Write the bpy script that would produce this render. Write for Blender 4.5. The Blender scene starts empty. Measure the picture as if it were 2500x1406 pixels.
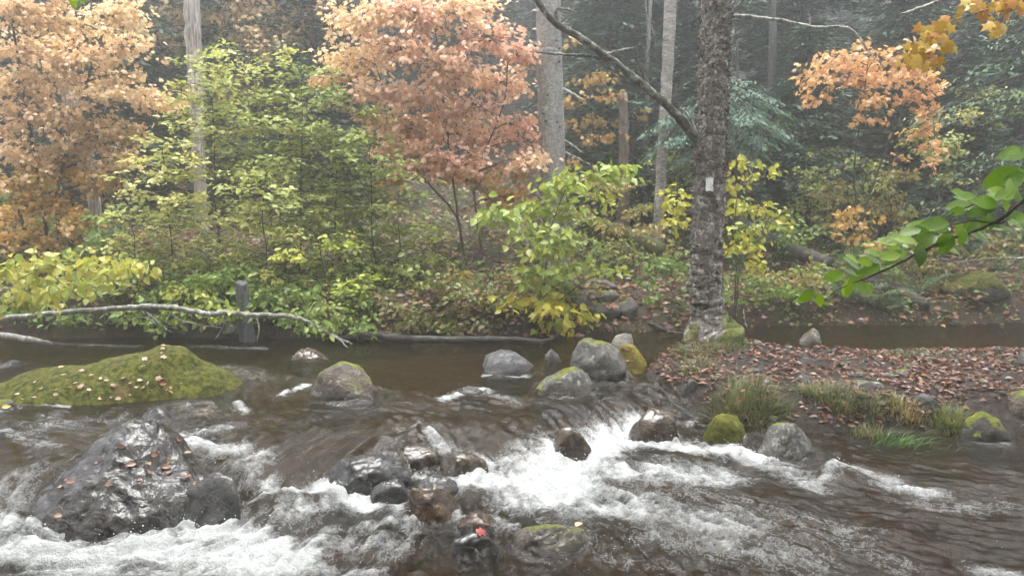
import bpy, math, random
import numpy as np
from mathutils import Vector, Matrix
from mathutils.bvhtree import BVHTree
R = random.Random(7)
rng = np.random.default_rng(11)
SC = bpy.context.scene
COL = SC.collection
# ------------------------------------------------------------------ camera, sky, sun, exposure
F = 1888.0
CAMZ = 1.7
PITCH = math.atan((703 - 497) / F)
cam = bpy.data.objects.new('camera', bpy.data.cameras.new('camera'))
COL.objects.link(cam)
cam.location = (0, 0, CAMZ)
cam.rotation_euler = (math.pi / 2 - PITCH, 0, 0)
cam.data.sensor_width = 36
cam.data.lens = 36 * F / 2500
cam.data.clip_start = 0.05
cam.data.clip_end = 800
SC.camera = cam
world = bpy.data.worlds.new('World')
SC.world = world
world.use_nodes = True
nt = world.node_tree
sky = nt.nodes.new('ShaderNodeTexSky')
sky.sky_type = 'NISHITA'
sky.sun_disc = False
sky.sun_elevation = math.radians(84)
sky.sun_rotation = math.radians(-15)
sky.air_density = 1.0
sky.dust_density = 6.0
sky.ozone_density = 1.0
hs = nt.nodes.new('ShaderNodeHueSaturation')       # overcast: the cloud deck has little colour
hs.inputs['Saturation'].default_value = 0.22
bg = nt.nodes['Background']
bg.inputs['Strength'].default_value = 0.15
nt.links.new(sky.outputs[0], hs.inputs['Color'])
nt.links.new(hs.outputs[0], bg.inputs['Color'])
sl = bpy.data.lights.new('sun', 'SUN')
sl.energy = 1.4
sl.angle = math.radians(40)
sl.color = (1.0, 0.965, 0.91)
sun = bpy.data.objects.new('sun', sl)
COL.objects.link(sun)
sun.rotation_euler = (math.radians(-5), 0, math.radians(15))
SC.view_settings.view_transform = 'Standard'
SC.view_settings.look = 'None'
SC.view_settings.exposure = 2.25
SC.view_settings.gamma = 1
SC.view_settings.use_curve_mapping = False
SC.render.engine = 'CYCLES'
SC.cycles.max_bounces = 6
SC.cycles.diffuse_bounces = 3
SC.cycles.glossy_bounces = 2
SC.cycles.transmission_bounces = 3
SC.cycles.volume_bounces = 1
SC.cycles.transparent_max_bounces = 8
SC.cycles.use_denoising = True
HAZE_DENSITY = 0.0128
# ------------------------------------------------------------------ geometry helpers
CP, SP = math.cos(PITCH), math.sin(PITCH)
def ray(px, py):
    x = (px - 1250) / F; y = -(py - 703) / F
    return Vector((x, CP + y * SP, -SP + y * CP))
def at(px, py, Y):
    d = ray(px, py)
    return Vector((0, 0, CAMZ)) + d * (Y / d.y)
def on(px, py, z=0.0):
    d = ray(px, py)
    return Vector((0, 0, CAMZ)) + d * ((z - CAMZ) / d.z)
def sstep(a, b, x):
    t = np.clip((x - a) / (b - a), 0, 1)
    return t * t * (3 - 2 * t)
_perm = rng.permutation(256)
_perm = np.concatenate([_perm, _perm, _perm])
_grad = rng.normal(size=(256, 3)); _grad /= np.linalg.norm(_grad, axis=1)[:, None]
def perlin(x, y, z=0.0):
    x, y, z = np.broadcast_arrays(np.asarray(x, float), np.asarray(y, float), np.asarray(z, float))
    xi = np.floor(x).astype(int); yi = np.floor(y).astype(int); zi = np.floor(z).astype(int)
    xf, yf, zf = x - xi, y - yi, z - zi
    u, v, w = (t * t * t * (t * (t * 6 - 15) + 10) for t in (xf, yf, zf))
    def g(a, b, c):
        h = _perm[(_perm[(_perm[(xi + a) & 255] + yi + b) & 255] + zi + c) & 255]
        G_ = _grad[h]
        return G_[..., 0] * (xf - a) + G_[..., 1] * (yf - b) + G_[..., 2] * (zf - c)
    def l(a, b, t): return a + t * (b - a)
    return 1.5 * l(l(l(g(0,0,0), g(1,0,0), u), l(g(0,1,0), g(1,1,0), u), v),
             l(l(g(0,0,1), g(1,0,1), u), l(g(0,1,1), g(1,1,1), u), v), w)
def fbm(x, y, z=0.0, o=4, gain=0.5):
    s = 0; a = 1; f = 1
    for i in range(o):
        s = s + a * perlin(np.asarray(x) * f + 13.7 * i, np.asarray(y) * f + 5.1 * i, np.asarray(z) * f + 9.3 * i)
        a *= gain; f *= 2.03
    return s
def np_mesh(name, V, Fc, mat, smooth=False, cols=None, attrs=None):
    """V (n,3); Fc (m,k) all the same size, or a list of faces"""
    me = bpy.data.meshes.new(name)
    V = np.asarray(V, np.float32)
    if isinstance(Fc, np.ndarray):
        m, k = Fc.shape
        me.vertices.add(len(V)); me.vertices.foreach_set('co', V.ravel())
        me.loops.add(m * k); me.loops.foreach_set('vertex_index', Fc.astype(np.int32).ravel())
        me.polygons.add(m)
        me.polygons.foreach_set('loop_start', np.arange(0, m * k, k, dtype=np.int32))
        me.update(calc_edges=True)
    else:
        me.from_pydata([tuple(v) for v in V.tolist()], [], Fc)
    if smooth:
        me.polygons.foreach_set('use_smooth', np.ones(len(me.polygons), bool))
    if cols is not None:
        a = me.color_attributes.new('col', 'FLOAT_COLOR', 'POINT')
        c = np.ones((len(V), 4), np.float32); c[:, :3] = cols
        a.data.foreach_set('color', c.ravel())
    for k_, val in (attrs or {}).items():
        val = np.asarray(val, np.float32)
        if val.ndim == 1:
            a = me.attributes.new(k_, 'FLOAT', 'POINT'); a.data.foreach_set('value', val)
        else:
            a = me.attributes.new(k_, 'FLOAT_VECTOR', 'POINT'); a.data.foreach_set('vector', val.ravel())
    if mat: me.materials.append(mat)
    return me
def link(name, data, parent=None, loc=None):
    o = bpy.data.objects.new(name, data)
    COL.objects.link(o)
    if parent is not None: o.parent = parent
    if loc is not None: o.location = loc
    return o
def tag(o, label=None, cat=None, group=None, kind=None):
    if label: o['label'] = label
    if cat: o['category'] = cat
    if group: o['group'] = group
    if kind: o['kind'] = kind
    return o
def thing(name, label, cat, loc, group=None):
    return tag(link(name, None, None, loc), label, cat, group)
# tubes --------------------------------------------------------------------
def smooth_path(P, n):
    P = [Vector(p) for p in P]
    if len(P) == 2: P = [P[0], (P[0] + P[1]) / 2, P[1]]
    Q = [P[0] * 2 - P[1]] + P + [P[-1] * 2 - P[-2]]
    out = []
    m = len(P) - 1
    for i in range(n + 1):
        s = i / n * m; k = min(int(s), m - 1); t = s - k
        a, b, c, d = Q[k], Q[k + 1], Q[k + 2], Q[k + 3]
        out.append(0.5 * ((2 * b) + (c - a) * t + (2 * a - 5 * b + 4 * c - d) * t * t + (3 * b - a - 3 * c + d) * t ** 3))
    return out
def tube(P, r, sides=6, seg=None, wob=0.0, bump=0.0, seed=0.0):
    """P control points, r radii at control points -> V,F(list of quads)"""
    n = seg or max(2, (len(P) - 1) * 3)
    C = np.array([tuple(p) for p in smooth_path(P, n)])
    if wob:
        s = np.arange(n + 1)
        C = C + wob * np.stack([perlin(s * .7, seed + 1.3, 0), perlin(s * .7, seed + 7.3, 3), perlin(s * .7, seed + 3.3, 9)], 1)
    rr = np.interp(np.linspace(0, 1, n + 1), np.linspace(0, 1, len(r)), r)
    T = np.gradient(C, axis=0); T /= np.linalg.norm(T, axis=1)[:, None] + 1e-9
    ref = np.array([0.0, 0.0, 1.0]) if abs(T[0][2]) < 0.8 else np.array([0.0, 1.0, 0.0])
    U = np.cross(T, ref); U /= np.linalg.norm(U, axis=1)[:, None] + 1e-9
    W = np.cross(T, U)
    a = np.linspace(0, 2 * np.pi, sides, endpoint=False)
    D = np.cos(a)[None, :, None] * U[:, None, :] + np.sin(a)[None, :, None] * W[:, None, :]
    rad = rr[:, None] * np.ones(sides)[None]
    if bump:
        pp = C[:, None, :] + D * rr[:, None, None]
        q = pp / max(0.02, rr.max())
        rad = rad * (1 + bump * fbm(q[..., 0] * 2 + seed, q[..., 1] * 2, q[..., 2] * .9, 3))
    V = (C[:, None, :] + D * rad[..., None]).reshape(-1, 3)
    i = np.arange(n)[:, None] * sides; j = np.arange(sides)[None]; j2 = (j + 1) % sides
    Fq = np.stack([i + j, i + j2, i + sides + j2, i + sides + j], -1).reshape(-1, 4)
    V = np.vstack([V, C[:1], C[-1:]])
    e0, e1 = len(V) - 2, len(V) - 1
    cap = [[e0, (k + 1) % sides, k, k] for k in range(sides)] + [[e1, n * sides + k, n * sides + (k + 1) % sides, n * sides + (k + 1) % sides] for k in range(sides)]
    return V, Fq.tolist() + [c[:3] for c in cap]
class MB:
    def __init__(s): s.V = []; s.F = []; s.n = 0; s.C = []
    def add(s, V, Fc, col=None):
        s.V.append(np.asarray(V)); s.F += [[v + s.n for v in f] for f in (Fc.tolist() if isinstance(Fc, np.ndarray) else Fc)]
        s.n += len(V)
        s.C.append(np.tile(np.asarray(col if col is not None else (1, 1, 1), float), (len(V), 1)))
    def mesh(s, name, mat, smooth=True):
        if not s.V: return None
        return np_mesh(name, np.vstack(s.V), s.F, mat, smooth, np.vstack(s.C))
def tube_obj(name, P, r, mat, parent=None, sides=7, seg=None, wob=0, bump=0, seed=0, origin=None):
    o = Vector(origin) if origin is not None else Vector((0, 0, 0))
    V, Fc = tube([Vector(p) - o for p in P], r, sides, seg, wob, bump, seed)
    return link(name, np_mesh(name, V, Fc, mat, True), parent, None if parent is not None else o)
# ------------------------------------------------------------------ materials
def new_mat(name):
    m = bpy.data.materials.new(name); m.use_nodes = True
    n = m.node_tree
    for x in list(n.nodes): n.nodes.remove(x)
    out = n.nodes.new('ShaderNodeOutputMaterial')
    return m, n, out
class N:
    """thin node helper"""
    def __init__(s, t): s.t = t
    def __call__(s, typ, ins=None, **props):
        n = s.t.nodes.new('ShaderNode' + typ)
        for k, v in props.items(): setattr(n, k, v)
        for k, v in (ins or {}).items(): s.set(n, k, v)
        return n
    def set(s, n, k, v):
        i = n.inputs[k]
        if hasattr(v, 'is_output'): s.t.links.new(v, i)
        elif isinstance(v, bpy.types.Node): s.t.links.new(v.outputs[0], i)
        else: i.default_value = v
    def math(s, op, a, b=0.0, clamp=False):
        n = s('Math', operation=op, use_clamp=clamp); s.set(n, 0, a); s.set(n, 1, b); return n.outputs[0]
    def mix(s, f, a, b, blend='MIX'):
        n = s('Mix', data_type='RGBA', blend_type=blend)
        s.set(n, 0, f); s.set(n, 6, a); s.set(n, 7, b); return n.outputs[2]
    def ramp(s, f, a, b):
        n = s('MapRange', interpolation_type='SMOOTHSTEP'); s.set(n, 0, f); n.inputs[1].default_value = a; n.inputs[2].default_value = b; return n.outputs[0]
    def noise(s, vec, scale, detail=5, rough=0.55, dist=0.0):
        n = s('TexNoise'); s.set(n, 'Vector', vec); n.inputs['Scale'].default_value = scale; n.inputs['Detail'].default_value = detail
        n.inputs['Roughness'].default_value = rough; n.inputs['Distortion'].default_value = dist; return n.outputs[0]
    def scale(s, vec, sc):
        n = s('Mapping'); s.set(n, 'Vector', vec); n.inputs['Scale'].default_value = sc; return n.outputs[0]
def c4(c): return (c[0], c[1], c[2], 1)
def rock_mat(name, c1, c2, moss=0.0, lichen=0.0, rough=0.6, wet=None, mosscol=((.10, .13, .02), (.20, .21, .035)), streak=1.0, brown=None, bump=.75, crack=.6, bdist=.03):
    m, t, out = new_mat(name); k = N(t)
    geo = k('NewGeometry'); pos = geo.outputs['Position']; nor = geo.outputs['Normal']
    big = k.noise(pos, 3.0, 4); mid = k.noise(k.scale(pos, (1, 1, streak)), 11, 8, .65, .4); fine = k.noise(pos, 70, 5, .7)
    speck = k.noise(pos, 160, 3, .6)
    base = k.mix(k.ramp(mid, .36, .64), c4(c1), c4(c2))
    base = k.mix(k.math('MULTIPLY', k.ramp(speck, .55, .72), .45), base, c4([min(1, x * 1.7) for x in c2]))
    base = k.mix(k.math('MULTIPLY', k.ramp(fine, .40, .62), .45), base, c4([x * .55 for x in c1]))
    crn = k.noise(k.scale(pos, (1, 1, 2.2)), 5, 9, .6, 1.5)
    crk = k.ramp(k.math('ABSOLUTE', k.math('SUBTRACT', crn, .5)), .022, 0.0)
    base = k.mix(k.math('MULTIPLY', crk, crack), base, c4([x * .25 for x in c1]))
    if brown: base = k.mix(k.math('MULTIPLY', k.ramp(big, .45, .6), .8), base, c4(brown))
    if lichen:
        li = k.noise(pos, 14, 9, .72, .6)
        base = k.mix(k.math('MULTIPLY', k.ramp(li, .60 - .1 * lichen, .64 - .06 * lichen), .75), base, (.30, .315, .27, 1))
    rg = k.math('MULTIPLY_ADD', mid, .25); rg.node.inputs[2].default_value = rough - .12
    h = k.math('ADD', k.math('MULTIPLY', mid, 1.0), k.math('MULTIPLY', fine, .28))
    if rough < .35:                              # smooth water worn skin: broad wrinkles, little grain
        h = k.math('ADD', k.noise(k.scale(pos, (1, 1, .6)), 6.5, 3, .5, .9), k.math('ADD', k.math('MULTIPLY', k.noise(pos, 24, 3, .5, .6), .13), k.math('MULTIPLY', fine, .035)))
    h = k.math('SUBTRACT', h, k.math('MULTIPLY', crk, crack * .6))
    if wet is not None:
        z = k('SeparateXYZ', {0: pos}).outputs[2]
        wz = k.ramp(k.math('ADD', z, k.math('MULTIPLY', big, .10)), wet + .13, wet + .05)
        base = k.mix(wz, base, k.mix(1.0, base, (.42, .38, .33, 1), 'MULTIPLY'))
        rg = k.math('SUBTRACT', rg, k.math('MULTIPLY', wz, .3))
    if moss:
        nz = k('SeparateXYZ', {0: nor}).outputs[2]
        mz = k.math('ADD', k.math('MULTIPLY', nz, .55), k.math('MULTIPLY', k.noise(pos, 5, 6, .65), 1.0))
        mm = k.ramp(mz, 1.12 - moss * .62, 1.22 - moss * .62)
        mc = k.mix(k.ramp(k.noise(pos, 22, 6, .7), .38, .62), c4(mosscol[0]), c4(mosscol[1]))
        mc = k.mix(k.math('MULTIPLY', k.ramp(k.noise(pos, 4.2, 4), .56, .68), .6), mc, (.16, .11, .045, 1))
        base = k.mix(mm, base, mc)
        rg = k.math('MAXIMUM', rg, k.math('MULTIPLY', mm, .95))
        h = k.math('ADD', h, k.math('MULTIPLY', mm, k.math('MULTIPLY', k.noise(pos, 110, 4, .75), 1.2)))
    bp = k('Bump', {'Height': h, 'Strength': bump, 'Distance': bdist})
    wetf = .28 if rough < .35 else 0.0
    b = k('BsdfPrincipled', {'Base Color': base, 'Roughness': rg, 'Normal': bp, 'Specular IOR Level': .5 if wetf else .3, 'Coat Weight': wetf, 'Coat Roughness': .08, 'Coat Normal': bp})
    t.links.new(b.outputs[0], out.inputs[0])
    return m
def leaf_mat(name, trans=.35, rough=.4, spec=.45, vein=False):
    m, t, out = new_mat(name); k = N(t)
    a = k('Attribute', attribute_name='col').outputs['Color']
    pos = k('NewGeometry').outputs['Position']
    a2 = k.mix(k.math('MULTIPLY', k.ramp(k.noise(pos, 60, 2), .45, .75), .25), a, k.mix(1.0, a, (.62, .55, .5, 1), 'MULTIPLY'))
    ins = {'Base Color': a2, 'Roughness': rough, 'Specular IOR Level': spec}
    if vein:
        tc = k('TexCoord').outputs['Object']
        s = k('SeparateXYZ', {0: tc})
        ax = k.math('ABSOLUTE', s.outputs[0])
        v = k.math('SINE', k.math('MULTIPLY', k.math('SUBTRACT', s.outputs[1], k.math('MULTIPLY', ax, .9)), 62.0))
        wv = k.ramp(v, .82, 1.0)
        mid = k.ramp(ax, .022, .006)
        vv = k.math('MAXIMUM', wv, mid)
        a3 = k.mix(k.math('MULTIPLY', vv, .22), a2, (.35, .42, .12, 1))
        ins['Base Color'] = a3
        ins['Normal'] = k('Bump', {'Height': k.math('ADD', v, k.math('MULTIPLY', k.noise(tc, 14, 3), 1.5)), 'Strength': .14, 'Distance': .010})
    p = k('BsdfPrincipled', ins)
    tr = k('BsdfTranslucent', {'Color': k.mix(1.0, a2, (1.06, 1.05, .92, 1), 'MULTIPLY')})
    mx = k('MixShader', {0: trans}); t.links.new(p.outputs[0], mx.inputs[1]); t.links.new(tr.outputs[0], mx.inputs[2])
    t.links.new(mx.outputs[0], out.inputs[0])
    return m
def bark_mat(name, c1, c2, c3, sx=1.0, sz=.25, scale=26, moss=0.0, mosstop=0.0, bump=.8, patch=.5, mossx=None, rough=.8):
    m, t, out = new_mat(name); k = N(t)
    pos = k('NewGeometry').outputs['Position']
    ps = k.scale(pos, (sx, sx, sz))
    n1 = k.noise(ps, scale, 8, .68, .3); n2 = k.noise(pos, 3.5, 5, .6); n3 = k.noise(pos, 90, 4, .7)
    b = k.mix(k.ramp(n1, .38, .62), c4(c1), c4(c2))
    b = k.mix(k.math('MULTIPLY', k.ramp(k.noise(ps, scale * .6, 8, .75), .62 - .2 * patch, .66 - .16 * patch), .8), b, c4(c3))
    b = k.mix(k.math('MULTIPLY', k.ramp(n3, .52, .7), .4), b, c4([x * .4 for x in c1]))
    if moss:
        s = k('SeparateXYZ', {0: pos})
        f = k.math('ADD', k.ramp(s.outputs[2], mosstop, .1), k.math('MULTIPLY', k.math('SUBTRACT', n2, .5), 1.6))
        if mossx is not None: f = k.math('ADD', f, k.math('SUBTRACT', k.ramp(s.outputs[0], mossx - .18, mossx + .18), .55))
        f = k.math('MULTIPLY', k.ramp(f, .45, .75), moss)
        b = k.mix(f, b, k.mix(k.ramp(k.noise(pos, 40, 5, .7), .4, .6), (.05, .065, .012, 1), (.14, .15, .03, 1)))
    bp = k('Bump', {'Height': k.math('ADD', n1, k.math('MULTIPLY', n3, .4)), 'Strength': bump, 'Distance': .02})
    p = k('BsdfPrincipled', {'Base Color': b, 'Roughness': rough, 'Normal': bp, 'Specular IOR Level': .35})
    t.links.new(p.outputs[0], out.inputs[0])
    return m
M_LEAF = leaf_mat('autumn_leaf', .45)
M_WET = leaf_mat('wet_leaf', .2, .3, .5)
M_BEECH = leaf_mat('beech_leaf', .42, .2, 1.0, True)
M_NEEDLE = leaf_mat('needle', .12, .6, .3)
M_TWIG = bark_mat('dark_twig', (.035, .028, .022), (.07, .058, .045), (.12, .11, .09), scale=40)
M_GREYTW = bark_mat('grey_twig', (.12, .11, .10), (.26, .25, .23), (.42, .43, .40), scale=30)
M_BIRCH = bark_mat('birch_bark', (.066, .056, .050), (.22, .195, .175), (.52, .49, .46), sx=1.2, sz=1.3, scale=18, moss=1.0, mosstop=.85, bump=1.0, patch=.45, mossx=2.28)
M_FLAKE = bark_mat('bark_flake', (.06, .045, .036), (.17, .14, .12), (.34, .31, .28), scale=30)
M_SPRUCE = bark_mat('spruce_bark', (.17, .16, .155), (.32, .31, .30), (.44, .46, .42), sx=1, sz=1.0, scale=22, moss=.55, mosstop=1.6, bump=.7, patch=.25)
M_SPRUCE2 = bark_mat('dim_spruce_bark', (.05, .048, .045), (.11, .105, .10), (.17, .18, .16), sx=1, sz=1.0, scale=22, patch=.25)
M_SNAG = bark_mat('bare_snag', (.17, .145, .135), (.46, .41, .38), (.62, .58, .55), sx=1, sz=.1, scale=30, bump=1.0, patch=.5)
M_REDSNAG = bark_mat('reddish_bark', (.09, .065, .055), (.19, .145, .12), (.27, .24, .21), sx=1, sz=.3, scale=24)
M_DARKBARK = bark_mat('dark_bark', (.030, .026, .023), (.07, .062, .055), (.12, .115, .10), sx=1, sz=.3, scale=22)
M_LIMB = bark_mat('lichen_limb', (.035, .030, .024), (.085, .075, .06), (.30, .32, .28), sz=1, scale=18, bump=1, patch=.55)
M_PALELIMB = bark_mat('pale_limb', (.12, .11, .095), (.33, .32, .29), (.50, .49, .46), scale=22, patch=.75)
M_LOG = bark_mat('wet_log', (.018, .015, .013), (.05, .043, .038), (.10, .09, .08), sx=.4, sz=1, scale=24, rough=.45)
M_MOSSLOG = bark_mat('mossy_log', (.04, .033, .026), (.09, .075, .055), (.12, .13, .04), scale=20, moss=.7, mosstop=3)

# ------------------------------------------------------------------ stream levels and terrain
DROP = 0.21
def curve_px(pts, z):
    W = [on(a, b, z) for a, b in pts]
    xs = [w.x for w in W]; ys = [w.y for w in W]
    o = np.argsort(xs)
    return np.array(xs)[o], np.array(ys)[o]
LX, LY = curve_px([(-900, 1215), (-300, 1215), (100, 1200), (350, 1150), (600, 1125), (750, 1105), (1000, 1085), (1200, 1062), (1400, 1030), (1550, 982), (1640, 970)], -.1)
LX = np.append(LX, [2.2, 30]); LY = np.append(LY, [7.4, 7.6])
def level(x, y):
    x = np.asarray(x, float); y = np.asarray(y, float)
    yl = np.interp(x, LX, LY) + .18 * perlin(x * 1.7, 3.3)
    return -DROP * sstep(.10, -.50, y - yl)
BX, BY = curve_px([(-1200, 828), (0, 830), (850, 833), (1350, 833), (1440, 818), (1700, 812), (1780, 803), (2500, 795), (3600, 790)], 0)
BARL = curve_px([(1545, 955), (1600, 985), (1690, 1003), (1800, 1030), (1900, 1050), (2100, 1052), (2300, 1050), (2500, 1058), (3400, 1060)], -.18)
BARU = curve_px([(1545, 905), (1600, 880), (1660, 858), (1800, 842), (1880, 858), (2150, 860), (2500, 853), (3400, 850)], .02)
def ground(x, y):
    x = np.asarray(x, float); y = np.asarray(y, float)
    L = level(x, y)
    z = L - .2 + .09 * fbm(x * 1.3, y * 1.3, 1, 4) + .035 * fbm(x * 6, y * 6, 2, 3)
    # leaf covered bar
    t = np.minimum(np.minimum(y - np.interp(x, *BARL), np.interp(x, *BARU) - y), (x - 1.12) * .9)
    m = sstep(-.28, .38, t + .10 * fbm(x * 2.2, y * 2.2, 5, 3))
    zb = .10 + .045 * fbm(x * 1.6, y * 1.6, 8, 3) + .02 * fbm(x * 8, y * 8, 8.5, 2) + .10 * np.exp(-((x - 2.2) ** 2 + (y - 8.45) ** 2) / .5) - .12 * sstep(.9, 0, y - np.interp(x, *BARL))
    z = z + (zb - z) * m
    # far bank and hillside
    t = y - np.interp(x, BX, BY) + .12 * perlin(x * .9, 7.7)
    bh = .42 - .30 * np.exp(-((x - 1.85) / .85) ** 2) - .12 * sstep(2.6, 3.4, x)
    u = np.maximum(t - .25, 0)
    hill = bh * sstep(0, .65, t) + .165 * u + .012 * np.maximum(u - 5, 0) ** 1.55 * sstep(0, 1, u - 5)
    hill = np.minimum(hill, 30 + 0.05 * u) + (.10 * fbm(x * .7, y * .7, 3, 4) + .03 * fbm(x * 5, y * 5, 4, 2)) * sstep(.1, 1.2, t) - .03
    z = np.where(t > 0, np.maximum(z * (1 - sstep(0, .25, t)) + hill * sstep(0, .25, t), z * (1 - sstep(0, .25, t)) + hill * sstep(0, .25, t)), z)
    # near bank, where the camera stands
    tn = sstep(2.7, 1.9, y)
    z = z * (1 - tn) + (.12 + .04 * fbm(x, y, 6, 3)) * tn
    return z
def gz(x, y): return float(ground(x, y))
def ground_hit(px, py, lo=6.0, hi=60.0):
    d = ray(px, py)
    Y = np.linspace(lo, hi, 1500); X = d.x / d.y * Y; Z = CAMZ + d.z / d.y * Y
    s = np.nonzero(Z < ground(X, Y))[0]
    i = s[0] if len(s) else len(Y) - 1
    return Vector((X[i], Y[i], float(ground(X[i], Y[i]))))
def graded(a, b, fine, ratio=1.06, lo=None, hi=None):
    """fine spacing between a and b, growing outwards to lo and hi"""
    core = np.arange(a, b, fine); out = list(core); st = fine; v = b
    while v < hi: out.append(v); st *= ratio; v += st
    out.append(hi); st = fine; v = a - fine; left = []
    while v > lo: left.append(v); st *= ratio; v -= st
    left.append(lo)
    return np.array(sorted(set(left)) + out)
def sheet(xs, ys):
    X, Y = np.meshgrid(xs, ys)
    nx, ny = len(xs), len(ys)
    i = np.arange(ny - 1)[:, None] * nx; j = np.arange(nx - 1)[None]
    Fq = np.stack([i + j, i + j + 1, i + nx + j + 1, i + nx + j], -1).reshape(-1, 4)
    return X.ravel(), Y.ravel(), Fq
gx, gy, gf = sheet(graded(-8, 8, .05, 1.08, -300, 300), graded(2.0, 14, .05, 1.05, -60, 420))
gzv = ground(gx, gy)
def ground_mat():
    m, t, out = new_mat('forest_floor'); k = N(t)
    pos = k('NewGeometry').outputs['Position']
    zone = k('Attribute', attribute_name='zone').outputs['Vector']
    zs = k('SeparateXYZ', {0: zone})
    n1 = k.noise(pos, 2.2, 6, .6); n2 = k.noise(pos, 16, 8, .7); n3 = k.noise(pos, 70, 4, .7)
    v = k('TexVoronoi', {'Vector': pos, 'Scale': 9.0, 'Randomness': 1.0})
    cob = k.mix(k.ramp(n2, .35, .65), (.050, .036, .014, 1), (.17, .117, .047, 1))
    cob = k.mix(k.math('MULTIPLY', k('SeparateXYZ', {0: v.outputs['Color']}).outputs[0], .75), cob, (.035, .026, .015, 1))
    cob = k.mix(k.math('MULTIPLY', k.ramp(n1, .45, .62), .7), cob, (.05, .042, .022, 1))
    soil = k.mix(k.ramp(n2, .35, .65), (.018, .014, .012, 1), (.052, .040, .034, 1))
    floor = k.mix(k.ramp(n2, .35, .62), (.014, .010, .008, 1), (.055, .034, .023, 1))
    floor = k.mix(k.math('MULTIPLY', k.ramp(n1, .5, .62), .75), floor, k.mix(k.ramp(n3, .4, .6), (.02, .032, .010, 1), (.055, .07, .018, 1)))
    c = k.mix(zs.outputs[0], cob, soil)
    c = k.mix(zs.outputs[1], c, floor)
    h = k.math('ADD', k.math('MULTIPLY', n2, .7), k.math('ADD', k.math('MULTIPLY', n3, .5), k.math('MULTIPLY', v.outputs['Distance'], -.6)))
    bp = k('Bump', {'Height': h, 'Strength': .9, 'Distance': .04})
    p = k('BsdfPrincipled', {'Base Color': c, 'Roughness': .8, 'Normal': bp, 'Specular IOR Level': .22})
    t.links.new(p.outputs[0], out.inputs[0])
    return m
tb = np.minimum(np.minimum(gy - np.interp(gx, *BARL), np.interp(gx, *BARU) - gy), (gx - 1.12) * .9)
tf = gy - np.interp(gx, BX, BY)
zone = np.stack([sstep(-.2, .1, tb), np.maximum(sstep(.0, .3, tf), sstep(2.6, 2.2, gy)), gx * 0], 1)
ground_o = link('ground', np_mesh('ground', np.stack([gx, gy, gzv], 1), gf, ground_mat(), True, None, {'zone': zone}))
tag(ground_o, 'stream bed, leaf covered bar and wooded hillside', None, None, 'structure')

# ------------------------------------------------------------------ rocks
def ico(sub):
    import bmesh
    bm = bmesh.new(); bmesh.ops.create_icosphere(bm, subdivisions=sub, radius=1)
    V = np.array([v.co[:] for v in bm.verts]); Fc = np.array([[v.index for v in f.verts] for f in bm.faces]); bm.free()
    return V, Fc
ICO = {s: ico(s) for s in (2, 3, 4, 5, 6)}
def lobe_radius(D, lobes, kk=9.0):
    """star shaped smooth union of ellipsoids seen from the origin"""
    rs = []
    for (c, r) in lobes:
        c = np.array(c, float); r = np.array(r, float)
        d = D / r; o = -c / r
        a = (d * d).sum(1); b = (d * o).sum(1); cc = (o * o).sum() - 1
        disc = b * b - a * cc
        t = np.where(disc > 0, (-b + np.sqrt(np.maximum(disc, 0))) / a, 0)
        rs.append(np.maximum(t, 0.02))
    rs = np.stack(rs); mx = rs.max(0)
    return mx + np.log(np.exp(kk * (rs - mx)).sum(0)) / kk * .5
def rock_mesh(name, lobes, mat, sub=5, seed=0, rough=.10, facets=9, fine=.025, cut=.74, folds=0.0, rot=0.0):
    D, Fc = ICO[sub]
    r = lobe_radius(D, lobes)
    V = D * r[:, None]
    S = np.array([max(abs(c[i]) + rr[i] for c, rr in lobes) for i in range(3)])
    rr_ = np.random.default_rng(seed + 100)
    U = V / S
    for i in range(facets):                       # broken faces
        n = rr_.normal(size=3); n[2] = abs(n[2]) * .8; n /= np.linalg.norm(n)
        d = U @ n; c = cut + rr_.uniform(-.1, .12)
        over = np.maximum(d - c, 0)
        U = U - (over * .85)[:, None] * n
    V = U * S
    s0 = float(S.mean())
    q = V / s0 + seed * 3.17
    n1 = fbm(q[:, 0] * 1.5, q[:, 1] * 1.5, q[:, 2] * 1.5, 3)
    n2 = fbm(q[:, 0] * 6, q[:, 1] * 6, q[:, 2] * 6, 3)
    rid = 1 - np.abs(fbm(q[:, 0] * 2.4 + 5, q[:, 1] * 2.4, q[:, 2] * 3.4, 3))
    V = V * (1 + rough * n1 + fine * n2 - fine * 1.3 * np.maximum(rid - .8, 0) * 5)[:, None]
    if folds:                                    # wrinkles running down the face
        w1 = 1 - np.abs(fbm(V[:, 0] * 4.5 + .9 * V[:, 2] + seed, V[:, 1] * 4.5, V[:, 2] * 3.2, 3)) ; w2 = 1 - np.abs(fbm(V[:, 0] * 12, V[:, 1] * 12 + seed, V[:, 2] * 6, 2))
        V = V + V / np.linalg.norm(V, axis=1)[:, None] * (folds * (w1 ** 2 - .55) + folds * .4 * (w2 ** 2 - .5))[:, None]
    if rot:
        cr, sr = math.cos(rot), math.sin(rot)
        V = V @ np.array([[cr, sr, 0], [-sr, cr, 0], [0, 0, 1]])
    return np_mesh(name, V, Fc, mat, True)
ROCKS = {}
DIPOLES = []
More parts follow.
